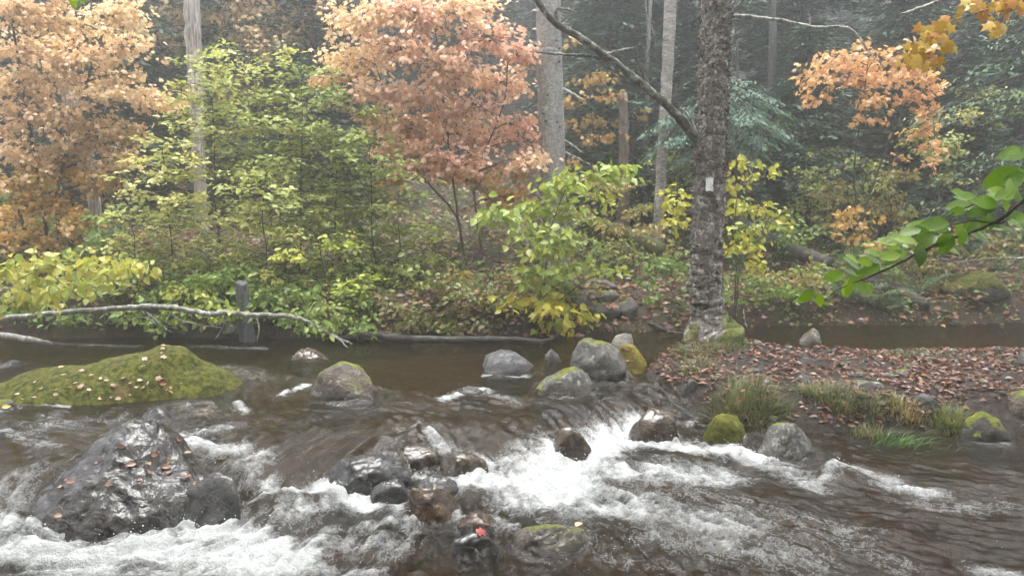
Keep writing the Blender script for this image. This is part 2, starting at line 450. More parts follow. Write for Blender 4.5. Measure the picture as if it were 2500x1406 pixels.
def rock(key, label, px, yb, wpx, top, mat, lvl=0.0, depth=.8, lobes=None, sub=4, seed=1, cat='rock', name='rock', group=None, sink=.35, **kw):
    p = ground_hit(px, yb, 5.5, 12) if lvl is None else on(px, yb, lvl)
    if lvl is None: lvl = p.z
    elif lvl <= -.15: lvl += .065; p = on(px, yb, lvl)
    a = wpx / 2 * p.y / F
    b = a * depth
    Yc = p.y + b * .85
    a = wpx / 2 * Yc / F
    c = at(px, top, Yc + b * .15)
    h = max(.03, c.z - lvl)
    x = (px - 1250) / F * (Yc / CP) * 1.0
    x = at(px, yb, Yc).x
    zc = lvl - sink * h
    rz = h * (1 + sink)
    if lobes is None: L = [((0, 0, 0), (a * 1.06, b * 1.06, rz))]
    else: L = [((lx * a, ly * b, lz * h), (ra * a, rb * b, rc * h)) for (lx, ly, lz), (ra, rb, rc) in lobes]
    me = rock_mesh(name, L, mat, sub, seed, **kw)
    # fit the drawn width and height
    n = len(me.vertices); V = np.empty(n * 3, np.float32); me.vertices.foreach_get('co', V); V = V.reshape(-1, 3)
    up = V[V[:, 2] > sink * h * .9]
    if len(up) > 10:
        V[:, 0] = (V[:, 0] - (up[:, 0].max() + up[:, 0].min()) / 2) * (2 * a / (up[:, 0].max() - up[:, 0].min()))
        V[:, 2] *= rz / V[:, 2].max()
    me.vertices.foreach_set('co', V.ravel()); me.update()
    o = link(name, me, None, (x, Yc, zc))
    tag(o, label, cat, group)
    ROCKS[key] = (o, BVHTree.FromPolygons([tuple(v + np.array([x, Yc, zc])) for v in V], [tuple(f.vertices) for f in me.polygons]))
    DIPOLES.append((x, Yc, max(a, b)))
    return o
GREY = ((.052, .050, .047), (.130, .125, .117)); DARK = ((.022, .021, .022), (.055, .052, .053)); BRN = ((.028, .020, .015), (.072, .052, .037))
M_MOSSY = rock_mat('moss_boulder', (.10, .095, .09), (.22, .21, .20), moss=1.10, rough=.85, wet=-.02, bump=1.0, mosscol=((.040, .050, .007), (.17, .175, .022)))
M_BIG = rock_mat('wet_dark_boulder', (.013, .0108, .0105), (.040, .033, .033), rough=.25, streak=.45, bump=.6, crack=.12, bdist=.07)
M_GR = rock_mat('grey_boulder', *GREY, lichen=.35, rough=.42, wet=.02, moss=.22)
M_GRM = rock_mat('grey_mossy_boulder', *GREY, lichen=.6, rough=.6, wet=0.0, moss=.38)
M_GRLOW = rock_mat('grey_lower_boulder', *GREY, lichen=.75, rough=.5, wet=-.22, moss=.35)
M_MOSSLOW = rock_mat('moss_boulder_low', (.08, .075, .07), (.18, .17, .16), moss=1.35, rough=.8, wet=-.22, mosscol=((.055, .066, .008), (.15, .145, .02)))
M_DKM = rock_mat('dark_mossy_boulder', (.035, .033, .03), (.075, .07, .06), moss=.55, rough=.6, wet=-.2)
M_WETD = rock_mat('wet_dark_rock', *DARK, rough=.28)
M_WETB = rock_mat('wet_brown_rock', *BRN, rough=.26, brown=(.058, .034, .019))
M_SMOOTH = rock_mat('smooth_grey_rock', (.060, .060, .064), (.125, .124, .128), rough=.36, wet=-.01)
M_BROWNGR = rock_mat('brown_grey_boulder', (.065, .056, .050), (.155, .138, .126), lichen=.4, moss=.28, rough=.5, wet=.0, brown=(.09, .066, .046))
M_PALE = rock_mat('pale_stone', (.17, .158, .14), (.30, .285, .26), rough=.6, wet=0.0)
rock('moss', 'long low boulder thickly covered in green moss and fallen leaves at left', 285, 988, 600, 838, M_MOSSY, 0, .62, sub=6, seed=3, name='boulder', cat='boulder',
     lobes=[((-.38, -.12, -.3), (.62, .95, .96)), ((.36, .1, -.3), (.34, .7, 1.30)), ((.60, .08, -.3), (.40, .72, .98)), ((.0, -.1, -.3), (.5, .85, 1.04)), ((.16, 0, -.3), (.4, .8, 1.14)), ((-.78, -.25, -.3), (.32, .6, .72))], rough=.06, fine=.02, facets=2, cut=.9)
rock('big', 'huge dark wet boulder with wrinkled glossy face and scattered brown leaves', 318, 1312, 470, 1032, M_BIG, -.25, 1.05, sub=6, seed=5, name='boulder', cat='boulder',
     lobes=[((-.05, .05, -.3), (.90, 1.0, 1.02)), ((.02, .3, -.1), (.62, .75, 1.08)), ((.50, .0, -.3), (.52, .8, .88)), ((-.55, -.25, -.3), (.48, .7, .66))], rough=.05, fine=.010, facets=3, cut=.86, folds=.022)
rock('bigb', 'dark wedge of wet rock rising just behind the huge dark boulder', 385, 1055, 135, 985, M_WETD, -.06, 1.2, seed=8, facets=7, cut=.7)
rock('bigc', 'black angular block against the right flank of the huge dark boulder', 525, 1262, 150, 1150, M_WETD, -.22, .9, seed=13, facets=8, cut=.68, fine=.015)
rock('r3', 'brown grey boulder with a green mossy corner standing in midstream', 838, 977, 172, 880, M_BROWNGR, 0, .8, sub=5, seed=21, name='boulder', cat='boulder', facets=6, cut=.78)
rock('r4', 'smooth rounded grey boulder in the calm pool, chipped on its front', 1238, 916, 132, 853, M_SMOOTH, 0, .9, seed=22, name='boulder', cat='boulder', facets=3)
rock('r5', 'large grey boulder with dark undercut base beside the gravel bar', 1460, 932, 142, 826, M_GR, 0.0, .9, sub=5, seed=25, name='boulder', cat='boulder', facets=6, cut=.8,
     lobes=[((0, 0, .42), (1.0, 1, .60)), ((.15, .15, -.4), (.55, .55, .9))])
rock('r5b', 'yellow green mossy rock tucked behind the large grey boulder', 1530, 905, 100, 838, rock_mat('yellow_moss_rock', (.08, .075, .07), (.18, .17, .16), moss=1.35, rough=.85, mosscol=((.12, .11, .015), (.27, .22, .035))), 0.03, .8, seed=27, facets=4)
rock('r5c', 'small pale pointed rock at the back of the grey boulder', 1518, 850, 62, 812, M_PALE, 0.02, .9, seed=28, facets=8, cut=.66)
rock('r6', 'sloping grey rock with lichen, half sunk below the undercut boulder', 1380, 962, 145, 893, M_GRM, 0, .8, seed=31, facets=6, cut=.75)
rock('r7', 'small pale rock in the pool left of the grey boulder', 1350, 884, 42, 850, M_SMOOTH, 0, .8, seed=32, facets=6, cut=.7)
rock('r8', 'low brown rock awash in the far pool near the log', 757, 881, 92, 849, M_WETB, 0, .7, seed=33)
rock('r9', 'dark brown rounded rock beside the white chute', 1600, 1053, 112, 994, M_WETB, -.12, .9, seed=35, facets=5)
rock('r10', 'bright green mossy rock at the edge of the white water', 1770, 1068, 100, 1008, M_MOSSLOW, -.22, .85, sub=5, seed=37, facets=3, rough=.07)
rock('r11', 'pale speckled boulder with moss on its left shoulder below the grass', 1920, 1112, 142, 1030, M_GRLOW, -.24, .8, sub=5, seed=38, name='boulder', cat='boulder', facets=7, cut=.74)
rock('r12', 'dark mossy rock at the waterline near the right edge', 2400, 1068, 115, 1006, M_DKM, -.24, .8, seed=41, facets=3)
rock('r13', 'rounded grey boulder on the bar at the right edge of the view', 2490, 1022, 110, 950, M_BROWNGR, None, .9, seed=43, name='boulder', cat='boulder', facets=3)
rock('r14', 'smooth blue grey rock sunk in the leafy bar', 2252, 1004, 78, 957, M_SMOOTH, None, .9, seed=44, facets=3)
rock('r15', 'upright flat faced blue grey stone in the grass of the bar', 1690, 968, 50, 925, M_SMOOTH, None, .6, seed=45, facets=8, cut=.6)
rock('r16', 'dark flat stone among the leaves left of a wider flat stone', 1962, 940, 76, 912, M_WETD, None, .8, seed=46)
rock('r16b', 'wide flat grey stone showing through the leaf litter', 2105, 948, 96, 925, M_GR, None, .8, seed=47)
rock('r17', 'pale rounded stone at the back edge of the bar', 1902, 866, 46, 840, M_PALE, .01, .9, seed=48)
rock('r18', 'brown rock standing in the still pool beyond the bar', 1973, 842, 60, 801, M_BROWNGR, 0, .9, seed=49, facets=6)
rock('r19', 'low pale flat rock in the channel left of the birch', 1618, 892, 46, 872, M_SMOOTH, 0, .8, seed=50)
rock('r20', 'round wet black rock with water sliding over it at the ledge', 903, 1176, 205, 1106, M_WETD, -.2, .7, sub=5, seed=51, facets=3)
rock('r21', 'flat tilted slab with a jagged black front edge on the ledge', 1005, 1128, 150, 1084, M_WETB, -.12, 1.0, seed=53, facets=9, cut=.62)
rock('r22', 'brown block with water pouring over its lip', 1132, 1152, 118, 1100, M_WETB, -.2, .9, seed=55, facets=8, cut=.65)
rock('r23', 'dark brown angular rock with the cascade splitting round it', 1396, 1098, 92, 1038, M_WETB, -.17, .9, seed=57, facets=7, cut=.7)
rock('r24', 'smooth wet grey rock left of the brown angular rock', 953, 1222, 104, 1168, M_WETD, -.25, .7, seed=58, facets=3)
rock('r25', 'rusty brown angular rock in the middle of the foreground', 1058, 1262, 128, 1180, rock_mat('rusty_rock', (.040, .023, .012), (.12, .066, .030), rough=.26, wet=-.27), -.25, .8, sub=5, seed=61, facets=9, cut=.64)
rock('r25b', 'dark flat rock right behind the rusty brown rock', 1068, 1195, 96, 1160, M_WETD, -.23, .8, seed=62, facets=7, cut=.7)
rock('r26', 'dark slate wedge with a red leaf on its tip', 1158, 1346, 108, 1294, M_WETD, -.26, .8, seed=64, facets=9, cut=.62)
rock('r27', 'broad low mossy rock with two orange leaves, nearly awash', 1345, 1330, 200, 1276, rock_mat('awash_rock', (.07, .06, .05), (.16, .145, .125), moss=.2, rough=.33, wet=-.2), -.26, .6, sub=5, seed=66, facets=4)
rock('r28', 'low brown rock awash right of the rusty rock', 1168, 1285, 92, 1246, M_WETB, -.26, .8, seed=68)
rock('r29', 'small dark rock breaking the foam above the mossy low rock', 1335, 1262, 62, 1240, M_WETD, -.25, .8, seed=69)
rock('r30', 'grey rock with one yellow leaf at the left edge', 8, 1012, 66, 976, M_GR, -.02, .9, seed=70)
rock('r31', 'pale low stone breaking the surface near the left edge', 130, 1022, 56, 1005, M_SMOOTH, -.02, .8, seed=71)
rock('r32', 'pale grey rock under the surface at far left of the pool', 20, 902, 70, 878, M_SMOOTH, -.01, .8, seed=72)
rock('r33', 'smooth brown rock under a sheet of water right of the dark wedge', 500, 1040, 110, 994, M_WETB, -.08, .8, seed=73, facets=2)
rock('r34', 'low pale rock poking out of the rapid below the grey boulder', 1150, 968, 80, 942, M_SMOOTH, -.02, .8, seed=74, facets=6)
rock('r35', 'small dark stone in the ripples left of the huge boulder', 100, 1062, 40, 1045, M_WETD, -.04, .8, seed=75)
# stone steps up the far bank path and stones along the far bank
def bank_rock(key, label, px, py, wpx, hpx, mat, seed, depth=.7, lo=9.5, **kw):
    p = ground_hit(px, py, lo, 30)
    a = wpx / 2 * p.y / F; h = hpx * p.y / F
    me = rock_mesh(kw.pop('name', 'rock'), [((0, 0, 0), (a, a * depth, h * .62))], mat, 4, seed, **kw)
    o = link(me.name.split('.')[0], me, None, (p.x, p.y + a * .4, p.z + h * .38))
    V = np.empty(len(me.vertices) * 3, np.float32); me.vertices.foreach_get('co', V); V = V.reshape(-1, 3) + np.array(o.location)
    ROCKS[key] = (o, BVHTree.FromPolygons([tuple(v) for v in V], [tuple(f.vertices) for f in me.polygons]))
    return tag(o, label, 'rock')
M_STEP = rock_mat('step_stone', (.07, .068, .066), (.14, .135, .13), moss=.3, rough=.6)
bank_rock('s1', 'rounded grey step stone at the foot of the path', 1478, 778, 80, 40, M_STEP, 81, name='step_stone', facets=5, cut=.75)
bank_rock('s2', 'upright grey block right of the lowest step stone', 1532, 776, 62, 50, M_STEP, 82, name='step_stone', facets=7, cut=.7)
bank_rock('s3', 'dark step stone left of the lowest step, half behind yellow leaves', 1424, 768, 60, 50, M_STEP, 83, name='step_stone', facets=6, cut=.7)
bank_rock('s4', 'long dark step stone second up the path', 1460, 738, 110, 32, M_STEP, 84, name='step_stone', facets=7, cut=.68)
bank_rock('s5', 'highest step stone, leaf strewn, on the path', 1468, 706, 90, 26, M_STEP, 85, name='step_stone', facets=7, cut=.7)
bank_rock('s6', 'pale stone at the water under the arching branch', 565, 820, 44, 26, M_PALE, 86)
bank_rock('s7', 'rusty stone on the dark bank below the arching branch', 440, 812, 46, 26, M_BROWNGR, 87)
bank_rock('s8', 'green moss covered boulder on the hillside under the fallen trunk', 1920, 650, 72, 70, M_MOSSY, 88, name='boulder')
bank_rock('s9', 'flat mossy bank boulder by the pool at the right edge', 2400, 730, 190, 70, M_MOSSY, 89, name='boulder')
bank_rock('s10', 'grey stone on the far shore right of the pool', 2330, 800, 46, 16, M_GR, 90)

# ------------------------------------------------------------------ water
FOAM = [  # x0,y0,x1,y1 in the photo, half width in m, strength
 (1560,985,1505,1045,.13,1.2),(1505,1045,1400,1130,.20,1.35),(1400,1130,1340,1195,.28,1.35),(1150,1180,1400,1190,.16,1.15),(1500,1060,1850,1118,.15,1.15),
 (1430,1150,1750,1165,.22,.95),(1850,1118,1985,1190,.12,.8),(1985,1185,2065,1152,.07,1.0),(2065,1152,2170,1172,.12,.85),(2150,1185,2280,1205,.09,.95),(1250,1230,1550,1250,.17,.9),
 (1550,1240,1800,1300,.22,.75),(1600,1300,1950,1370,.22,.6),(1700,1225,2050,1300,.28,.5),(2260,1235,2520,1240,.12,.62),(2400,1390,2460,1400,.1,.8),
 (1050,1055,1250,1090,.08,.8),(1200,1090,1360,1130,.10,.85),(1080,975,1170,952,.06,1.0),(1170,950,1260,985,.06,.6),(450,1065,560,1048,.08,.8),(470,1085,640,1100,.10,.9),
 (560,1090,700,1170,.10,.8),(640,1150,690,1180,.07,1.0),(790,1195,900,1230,.12,1.2),(720,1260,850,1220,.15,.8),(490,1275,700,1370,.18,1.3),(350,1335,650,1390,.17,1.3),
 (0,1350,250,1370,.17,1.05),(0,1300,180,1325,.09,.9),(700,1330,950,1330,.17,.75),(800,1300,960,1275,.06,.8),(0,1170,90,1230,.14,.5),(0,1055,130,1090,.07,.55),(690,965,745,940,.05,.9),
 (580,985,600,1010,.05,.8),(480,845,640,850,.10,.55),(120,838,330,846,.09,.42),(1180,918,1290,920,.03,1.0),(40,985,160,992,.04,.9),(1680,990,1700,1010,.05,.6),(1150,1100,1180,1170,.05,.9),
 (1230,1080,1420,1070,.06,.6),(1000,1150,1040,1130,.04,1.1),(1300,1190,1600,1215,.12,.8),(1900,1290,2200,1380,.15,.45),(1500,1370,1900,1400,.15,.35),(200,1400,900,1402,.10,.9),(940,1210,1010,1300,.06,.6),(1200,1260,1260,1300,.05,.7),(1080,1250,1130,1265,.03,.6),(930,985,1050,990,.05,.35),(250,1110,120,1180,.05,.3)]
def on_water(px, py):
    p = on(px, py, 0.0)
    for _ in range(4): p = on(px, py, float(level(p.x, p.y)))
    return p
wx, wy, wf = sheet(graded(-4.6, 4.6, .0165, 1.05, -22, 22), np.concatenate([np.arange(2.4, 7.3, .0165), np.arange(7.3, 12.0, .035)]))
foam = np.zeros_like(wx)
for (x0, y0, x1, y1, w, s) in FOAM:
    a = on_water(x0, y0); b = on_water(x1, y1)
    d = np.array([b.x - a.x, b.y - a.y]); l2 = (d * d).sum() + 1e-6
    t = np.clip(((wx - a.x) * d[0] + (wy - a.y) * d[1]) / l2, 0, 1)
    dist = np.hypot(wx - a.x - t * d[0], wy - a.y - t * d[1])
    foam = np.maximum(foam, s * np.exp(-(dist / (w * 1.15)) ** 2)) + .12 * s * np.exp(-(dist / (w * 1.8)) ** 2)
# flow field
def base_flow(x, y):
    sx = np.interp(x, [-3, -1.6, -.3, .6, 1.6, 3], [-.9, -.8, .1, .55, 1.0, 1.7])
    up = sstep(-.2, .9, y - np.interp(x, LX, LY))
    vx = sx * (1 - up) + 1.5 * up; vy = -1.0 * (1 - up) - .7 * up
    n = np.hypot(vx, vy)
    return vx / n, vy / n
fxs = np.arange(-9, 9, .05); fys = np.arange(1.5, 13, .05)
FX, FY = np.meshgrid(fxs, fys)
VX, VY = base_flow(FX, FY)
for (cx, cy, r) in DIPOLES:
    dx, dy = FX - cx, FY - cy; r2 = dx * dx + dy * dy + .15 * r * r
    k_ = np.minimum((r * 1.05) ** 2 / r2, 1.0)
    ux, uy = base_flow(np.array(cx), np.array(cy))
    dot = (ux * dx + uy * dy) / r2
    VX = VX + k_ * (ux - 2 * dot * dx); VY = VY + k_ * (uy - 2 * dot * dy)
nv = np.hypot(VX, VY) + .25
VX /= nv; VY /= nv
def samp(A, x, y):
    i = np.clip((x + 9) / .05, 0, len(fxs) - 1.001); j = np.clip((y - 1.5) / .05, 0, len(fys) - 1.001)
    i0 = i.astype(int); j0 = j.astype(int); a = i - i0; b = j - j0
    return (A[j0, i0] * (1 - a) + A[j0, i0 + 1] * a) * (1 - b) + (A[j0 + 1, i0] * (1 - a) + A[j0 + 1, i0 + 1] * a) * b
# line integral of noise along the flow on a fine grid gives the streaks
def lic(x, y, nx_, steps, h, seed):
    s = np.zeros_like(x)
    for sg in (1, -1):
        px_, py_ = x.copy(), y.copy()
        for i in range(steps):
            px_ = px_ + sg * h * samp(VX, px_, py_); py_ = py_ + sg * h * samp(VY, px_, py_)
            s += perlin(px_ * nx_, py_ * nx_, seed)
    return s / (2 * steps)
streak = lic(wx, wy, 15.0, 8, .028, 2.2); streak /= streak.std()
streak2 = lic(wx, wy, 27.0, 6, .022, 5.2); streak2 /= streak2.std()
# flow coordinates: walk upstream
psi_x, psi_y = wx.copy(), wy.copy()
for i in range(34):
    psi_x = psi_x - .045 * samp(VX, psi_x, psi_y); psi_y = psi_y - .045 * samp(VY, psi_x, psi_y)
turb = np.clip(foam, 0, 1.3)
lv = level(wx, wy)
near_drop = np.exp(-((wy - np.interp(wx, LX, LY) + .3) / .5) ** 2)
calm = sstep(.4, 1.6, wy - np.interp(wx, LX, LY))
right_calm = sstep(2.2, 3.2, wx) * sstep(5.0, 5.8, wy)
amp = (.25 + .75 * (1 - calm)) * (1 - .7 * right_calm)
wz = lv + amp * (.0065 * streak + .004 * streak2) + amp * .024 * fbm(wx * 2.6, wy * 2.6, 4, 3) + amp * .006 * fbm(wx * 10, wy * 10, 6, 2)
wz += turb * (.024 * fbm(wx * 5, wy * 5, 7, 3) + .016 * np.abs(fbm(wx * 11, wy * 11, 9, 3)) + .003 * streak)
for (hx, hy, w, hgt) in [(480, 1025, .22, .05), (1290, 1055, .28, .07), (1270, 1140, .28, .07), (690, 1150, .22, .04), (700, 1250, .25, .04), (1120, 1110, .16, .05), (1480, 1030, .18, .05), (2040, 1165, .16, .09), (1650, 1130, .22, .05), (1740, 1240, .3, .06), (60, 1220, .2, .08), (1900, 1330, .22, .05)]:
    p = on_water(hx, hy)
    wz += hgt * np.exp(-(((wx - p.x) ** 2 + (wy - p.y) ** 2) / w ** 2))
# bow waves and wakes round the rocks
for (cx, cy, r) in DIPOLES:
    d = np.hypot(wx - cx, wy - cy) / r
    ring = np.exp(-((d - 1.08) / .16) ** 2)
    wz += .012 * ring * (1 - .6 * right_calm) * (1 + .7 * streak)
    ux, uy = base_flow(np.array(cx), np.array(cy))
    al = ((wx - cx) * ux + (wy - cy) * uy) / r; ac = np.abs((wx - cx) * uy - (wy - cy) * ux) / r
    if cy < 7.4: foam = foam + .30 * np.exp(-((ac - .9) / .3) ** 2) * np.exp(-((al - .9) / 1.1) ** 2) + .18 * ring
def water_mat():
    m, t, out = new_mat('stream_water'); k = N(t)
    pos = k('NewGeometry').outputs['Position']
    fl = k('Attribute', attribute_name='flow').outputs['Vector']
    fo = k('Attribute', attribute_name='foam').outputs['Fac']
    st = k('Attribute', attribute_name='streak').outputs['Fac']
    nA = k.noise(pos, 26, 6, .7, .6); nB = k.noise(pos, 75, 4, .65, .3); nC = k.noise(fl, 20, 5, .65)
    nD = k.noise(pos, 7, 5, .6, .5)
    st2 = k('Attribute', attribute_name='streak2').outputs['Fac']
    nn = k.math('ADD', k.math('MULTIPLY', nA, .55), k.math('ADD', k.math('MULTIPLY', nB, .30), k.math('MULTIPLY', nD, .60)))
    nn = k.math('ADD', nn, k.math('ADD', k.math('MULTIPLY', st, .030), k.math('MULTIPLY', st2, .035)))
    th = k.math('SUBTRACT', k.math('ADD', nn, k.math('MULTIPLY', fo, .60)), 1.15)
    f1 = k.ramp(th, -.14, .52)
    # thin lacy threads round the solid white
    lace = k.ramp(k.math('ABSOLUTE', k.math('SUBTRACT', k.math('ADD', nA, k.math('MULTIPLY', st2, .13)), .5)), .075, .0)
    lace = k.math('MULTIPLY', lace, k.ramp(k.math('ADD', fo, k.math('MULTIPLY', nD, .5)), .38, .85))
    f1 = k.math('MAXIMUM', f1, k.math('MULTIPLY', lace, .36))
    # drifting bubbles on the calmer water
    vb = k('TexVoronoi', {'Vector': k.scale(pos, (1, 1, .2)), 'Scale': 30.0}, feature='F1')
    bub = k.math('MULTIPLY', k.ramp(vb.outputs['Distance'], .14, .08), k.ramp(k.noise(pos, 2.6, 3), .54, .64))
    f = k.math('MAXIMUM', f1, k.math('MULTIPLY', bub, .75))
    h = k.math('ADD', k.math('MULTIPLY', nC, 1.0), k.math('ADD', k.math('MULTIPLY', nA, .35), k.math('MULTIPLY', nB, .12)))
    bp = k('Bump', {'Height': h, 'Strength': .5, 'Distance': .03})
    bpf = k('Bump', {'Height': k.math('ADD', nA, k.math('MULTIPLY', nB, .5)), 'Strength': 1.0, 'Distance': .05})
    tr = k('BsdfTransparent', {'Color': (.54, .39, .20, 1)})
    df = k('BsdfDiffuse', {'Color': (.015, .0115, .0055, 1)})
    body = k('MixShader', {0: .35}); t.links.new(tr.outputs[0], body.inputs[1]); t.links.new(df.outputs[0], body.inputs[2])
    gl = k('BsdfGlossy', {'Color': (1, 1, 1, 1), 'Roughness': .06, 'Normal': bp})
    bpl = k('Bump', {'Height': h, 'Strength': .3, 'Distance': .03})
    fr = k.math('MULTIPLY', k('Fresnel', {'IOR': 1.33, 'Normal': bpl}).outputs[0], .74)
    w = k('MixShader', {0: fr}); t.links.new(body.outputs[0], w.inputs[1]); t.links.new(gl.outputs[0], w.inputs[2])
    fm = k('BsdfPrincipled', {'Base Color': k.mix(k.ramp(nn, .45, .95), (.40, .42, .43, 1), (.76, .78, .79, 1)), 'Roughness': .45, 'Normal': bpf})
    x = k('MixShader', {0: k.math('MULTIPLY', f, .96)}); t.links.new(w.outputs[0], x.inputs[1]); t.links.new(fm.outputs[0], x.inputs[2])
    t.links.new(x.outputs[0], out.inputs[0])
    return m
flow = np.stack([psi_x * 1.6, psi_y * .35 + psi_x * .2, wz * 0], 1)
# keep flow stretched: across coordinate from the upstream point, along from the walk
water = link('water', np_mesh('water', np.stack([wx, wy, wz], 1), wf, water_mat(), True, None, {'foam': foam, 'streak': streak, 'streak2': streak2, 'flow': flow}))
tag(water, 'brown mountain stream breaking into white water', None, None, 'structure')
WBVH = None
# flying drops over the white water
p_ = np.clip(foam - .75, 0, 1) ** 1.5 * (wy < 6.9); p_ = p_ / p_.sum()
idx = rng.choice(len(wx), 900, p=p_)
dv, df_ = ICO[2]
dv, df_ = np.array([[0, 0, 1], [1, 0, 0], [0, 1, 0], [-1, 0, 0], [0, -1, 0], [0, 0, -1]], float), np.array([[0, 1, 2], [0, 2, 3], [0, 3, 4], [0, 4, 1], [5, 2, 1], [5, 3, 2], [5, 4, 3], [5, 1, 4]])
cen = np.stack([wx[idx], wy[idx], wz[idx] + .01 + rng.exponential(.022, len(idx))], 1) + rng.normal(0, .02, (len(idx), 3)) * [1, 1, 0]
rad = rng.uniform(.0015, .0048, len(idx))
V = (cen[:, None] + dv[None] * rad[:, None, None] * rng.uniform(.7, 1.5, (len(idx), 1, 3))).reshape(-1, 3)
Fd = (df_[None] + 6 * np.arange(len(idx))[:, None, None]).reshape(-1, 3)
m, t, out = new_mat('spray'); k = N(t); b = k('BsdfPrincipled', {'Base Color': (.8, .82, .84, 1), 'Roughness': .15}); t.links.new(b.outputs[0], out.inputs[0])
tag(link('water_spray', np_mesh('water_spray', V, Fd, m, True)), 'white drops splashing above the rapids', None, None, 'stuff')

# ------------------------------------------------------------------ leaves
def fan(outline, center, zf):
    P = [center] + outline
    V = np.array([(x, y, zf(x, y)) for x, y in P])
    n = len(outline)
    return V, np.array([[0, 1 + i, 1 + (i + 1) % n] for i in range(n)])
half = [(.12, -.04), (.46, .10), (.27, .30), (.56, .60), (.21, .60)]
MAPLE = fan([(0, 0)] + half + [(0, 1.0)] + [(-x, y) for x, y in reversed(half)], (0, .38), lambda x, y: .06 - .28 * (x * x + (y - .4) ** 2))
ho = [(.17, .08), (.30, .30), (.29, .55), (.15, .82)]
OVATE = fan([(0, 0)] + ho + [(0, 1.0)] + [(-x, y) for x, y in reversed(ho)], (0, .45), lambda x, y: -.20 * (y - .45) ** 2 + .28 * abs(x))
DIAMOND = (np.array([(0, 0, 0), (.28, .45, .08), (0, 1, -.06), (-.28, .45, .08)], float), np.array([[0, 1, 2], [0, 2, 3]]))
hs_ = []
for i in range(11):
    y = (i + .5) / 11; w = .285 * math.sin(math.pi * min(1, y ** .85)) ** .8
    hs_ += [(w * 1.0, y + .015), (w * .90, y + .035)]
BEECH_V = []
BEECH_F = []
ys_ = [0.0] + [p[1] for p in hs_] + [1.04]
for i, y in enumerate(ys_):
    w = 0 if i in (0, len(ys_) - 1) else hs_[i - 1][0]
    zc = -.22 * (y - .4) ** 2
    BEECH_V += [(-w, y, zc + .20 * w - .35 * w * w), (0, y, zc), (w, y, zc + .20 * w - .35 * w * w)]
for i in range(len(ys_) - 1):
    a = 3 * i
    BEECH_F += [[a, a + 1, a + 4, a + 3], [a + 1, a + 2, a + 5, a + 4]]
def basis(dirs, nors):
    """columns X,Y,Z with Y along the leaf and Z its face"""
    Yv = dirs / (np.linalg.norm(dirs, axis=1)[:, None] + 1e-9)
    Z = nors - (nors * Yv).sum(1)[:, None] * Yv
    Z /= np.linalg.norm(Z, axis=1)[:, None] + 1e-9
    X = np.cross(Yv, Z)
    return np.stack([X, Yv, Z], 2)
def scatter(template, P, B, S, C):
    tv, tf_ = template
    n = len(P)
    V = np.einsum('nij,kj->nki', B, tv) * S[:, None, None] + P[:, None, :]
    Fc = (tf_[None] + len(tv) * np.arange(n)[:, None, None]).reshape(-1, tf_.shape[1])
    return V.reshape(-1, 3), Fc, np.repeat(C, len(tv), 0)
def pick(pal, n, r):
    pal = np.array(pal, float)
    w = r.dirichlet(np.ones(len(pal)) * .35, n)
    return (w @ pal) * r.uniform(.8, 1.18, (n, 1))
def leaf_parts(parent, origin, template, P, B, S, C, mat, nmax, name='leaf', nvar=10):
    """the nmax leaves nearest the stream become leaf parts, the rest one foliage part"""
    n = len(P)
    vis = P[:, 1] - .35 * S * 10 + rng.uniform(0, .25, n)
    o = np.argsort(vis)
    near, rest = o[:nmax], o[nmax:]
    if len(near):
        cen = C[near]
        g = np.argsort(cen[:, 0] - cen[:, 1]); chunks = np.array_split(g, min(nvar, len(near)))
        for ch in chunks:
            col = cen[ch].mean(0)
            me = np_mesh(name, template[0], template[1], mat, True, np.tile(col, (len(template[0]), 1)))
            for i in near[ch]:
                ob = bpy.data.objects.new(name, me); COL.objects.link(ob); ob.parent = parent
                M = Matrix(np.vstack([np.hstack([B[i] * S[i], (P[i] - origin)[:, None]]), [0, 0, 0, 1]]).tolist())
                ob.matrix_basis = M
    if len(rest):
        V, Fc, cc = scatter(template, P[rest] - origin, B[rest], S[rest], C[rest])
        tag(link('foliage', np_mesh('foliage', V, Fc, mat, True, cc), parent), None, None, None, 'stuff')
DENS = 1.9
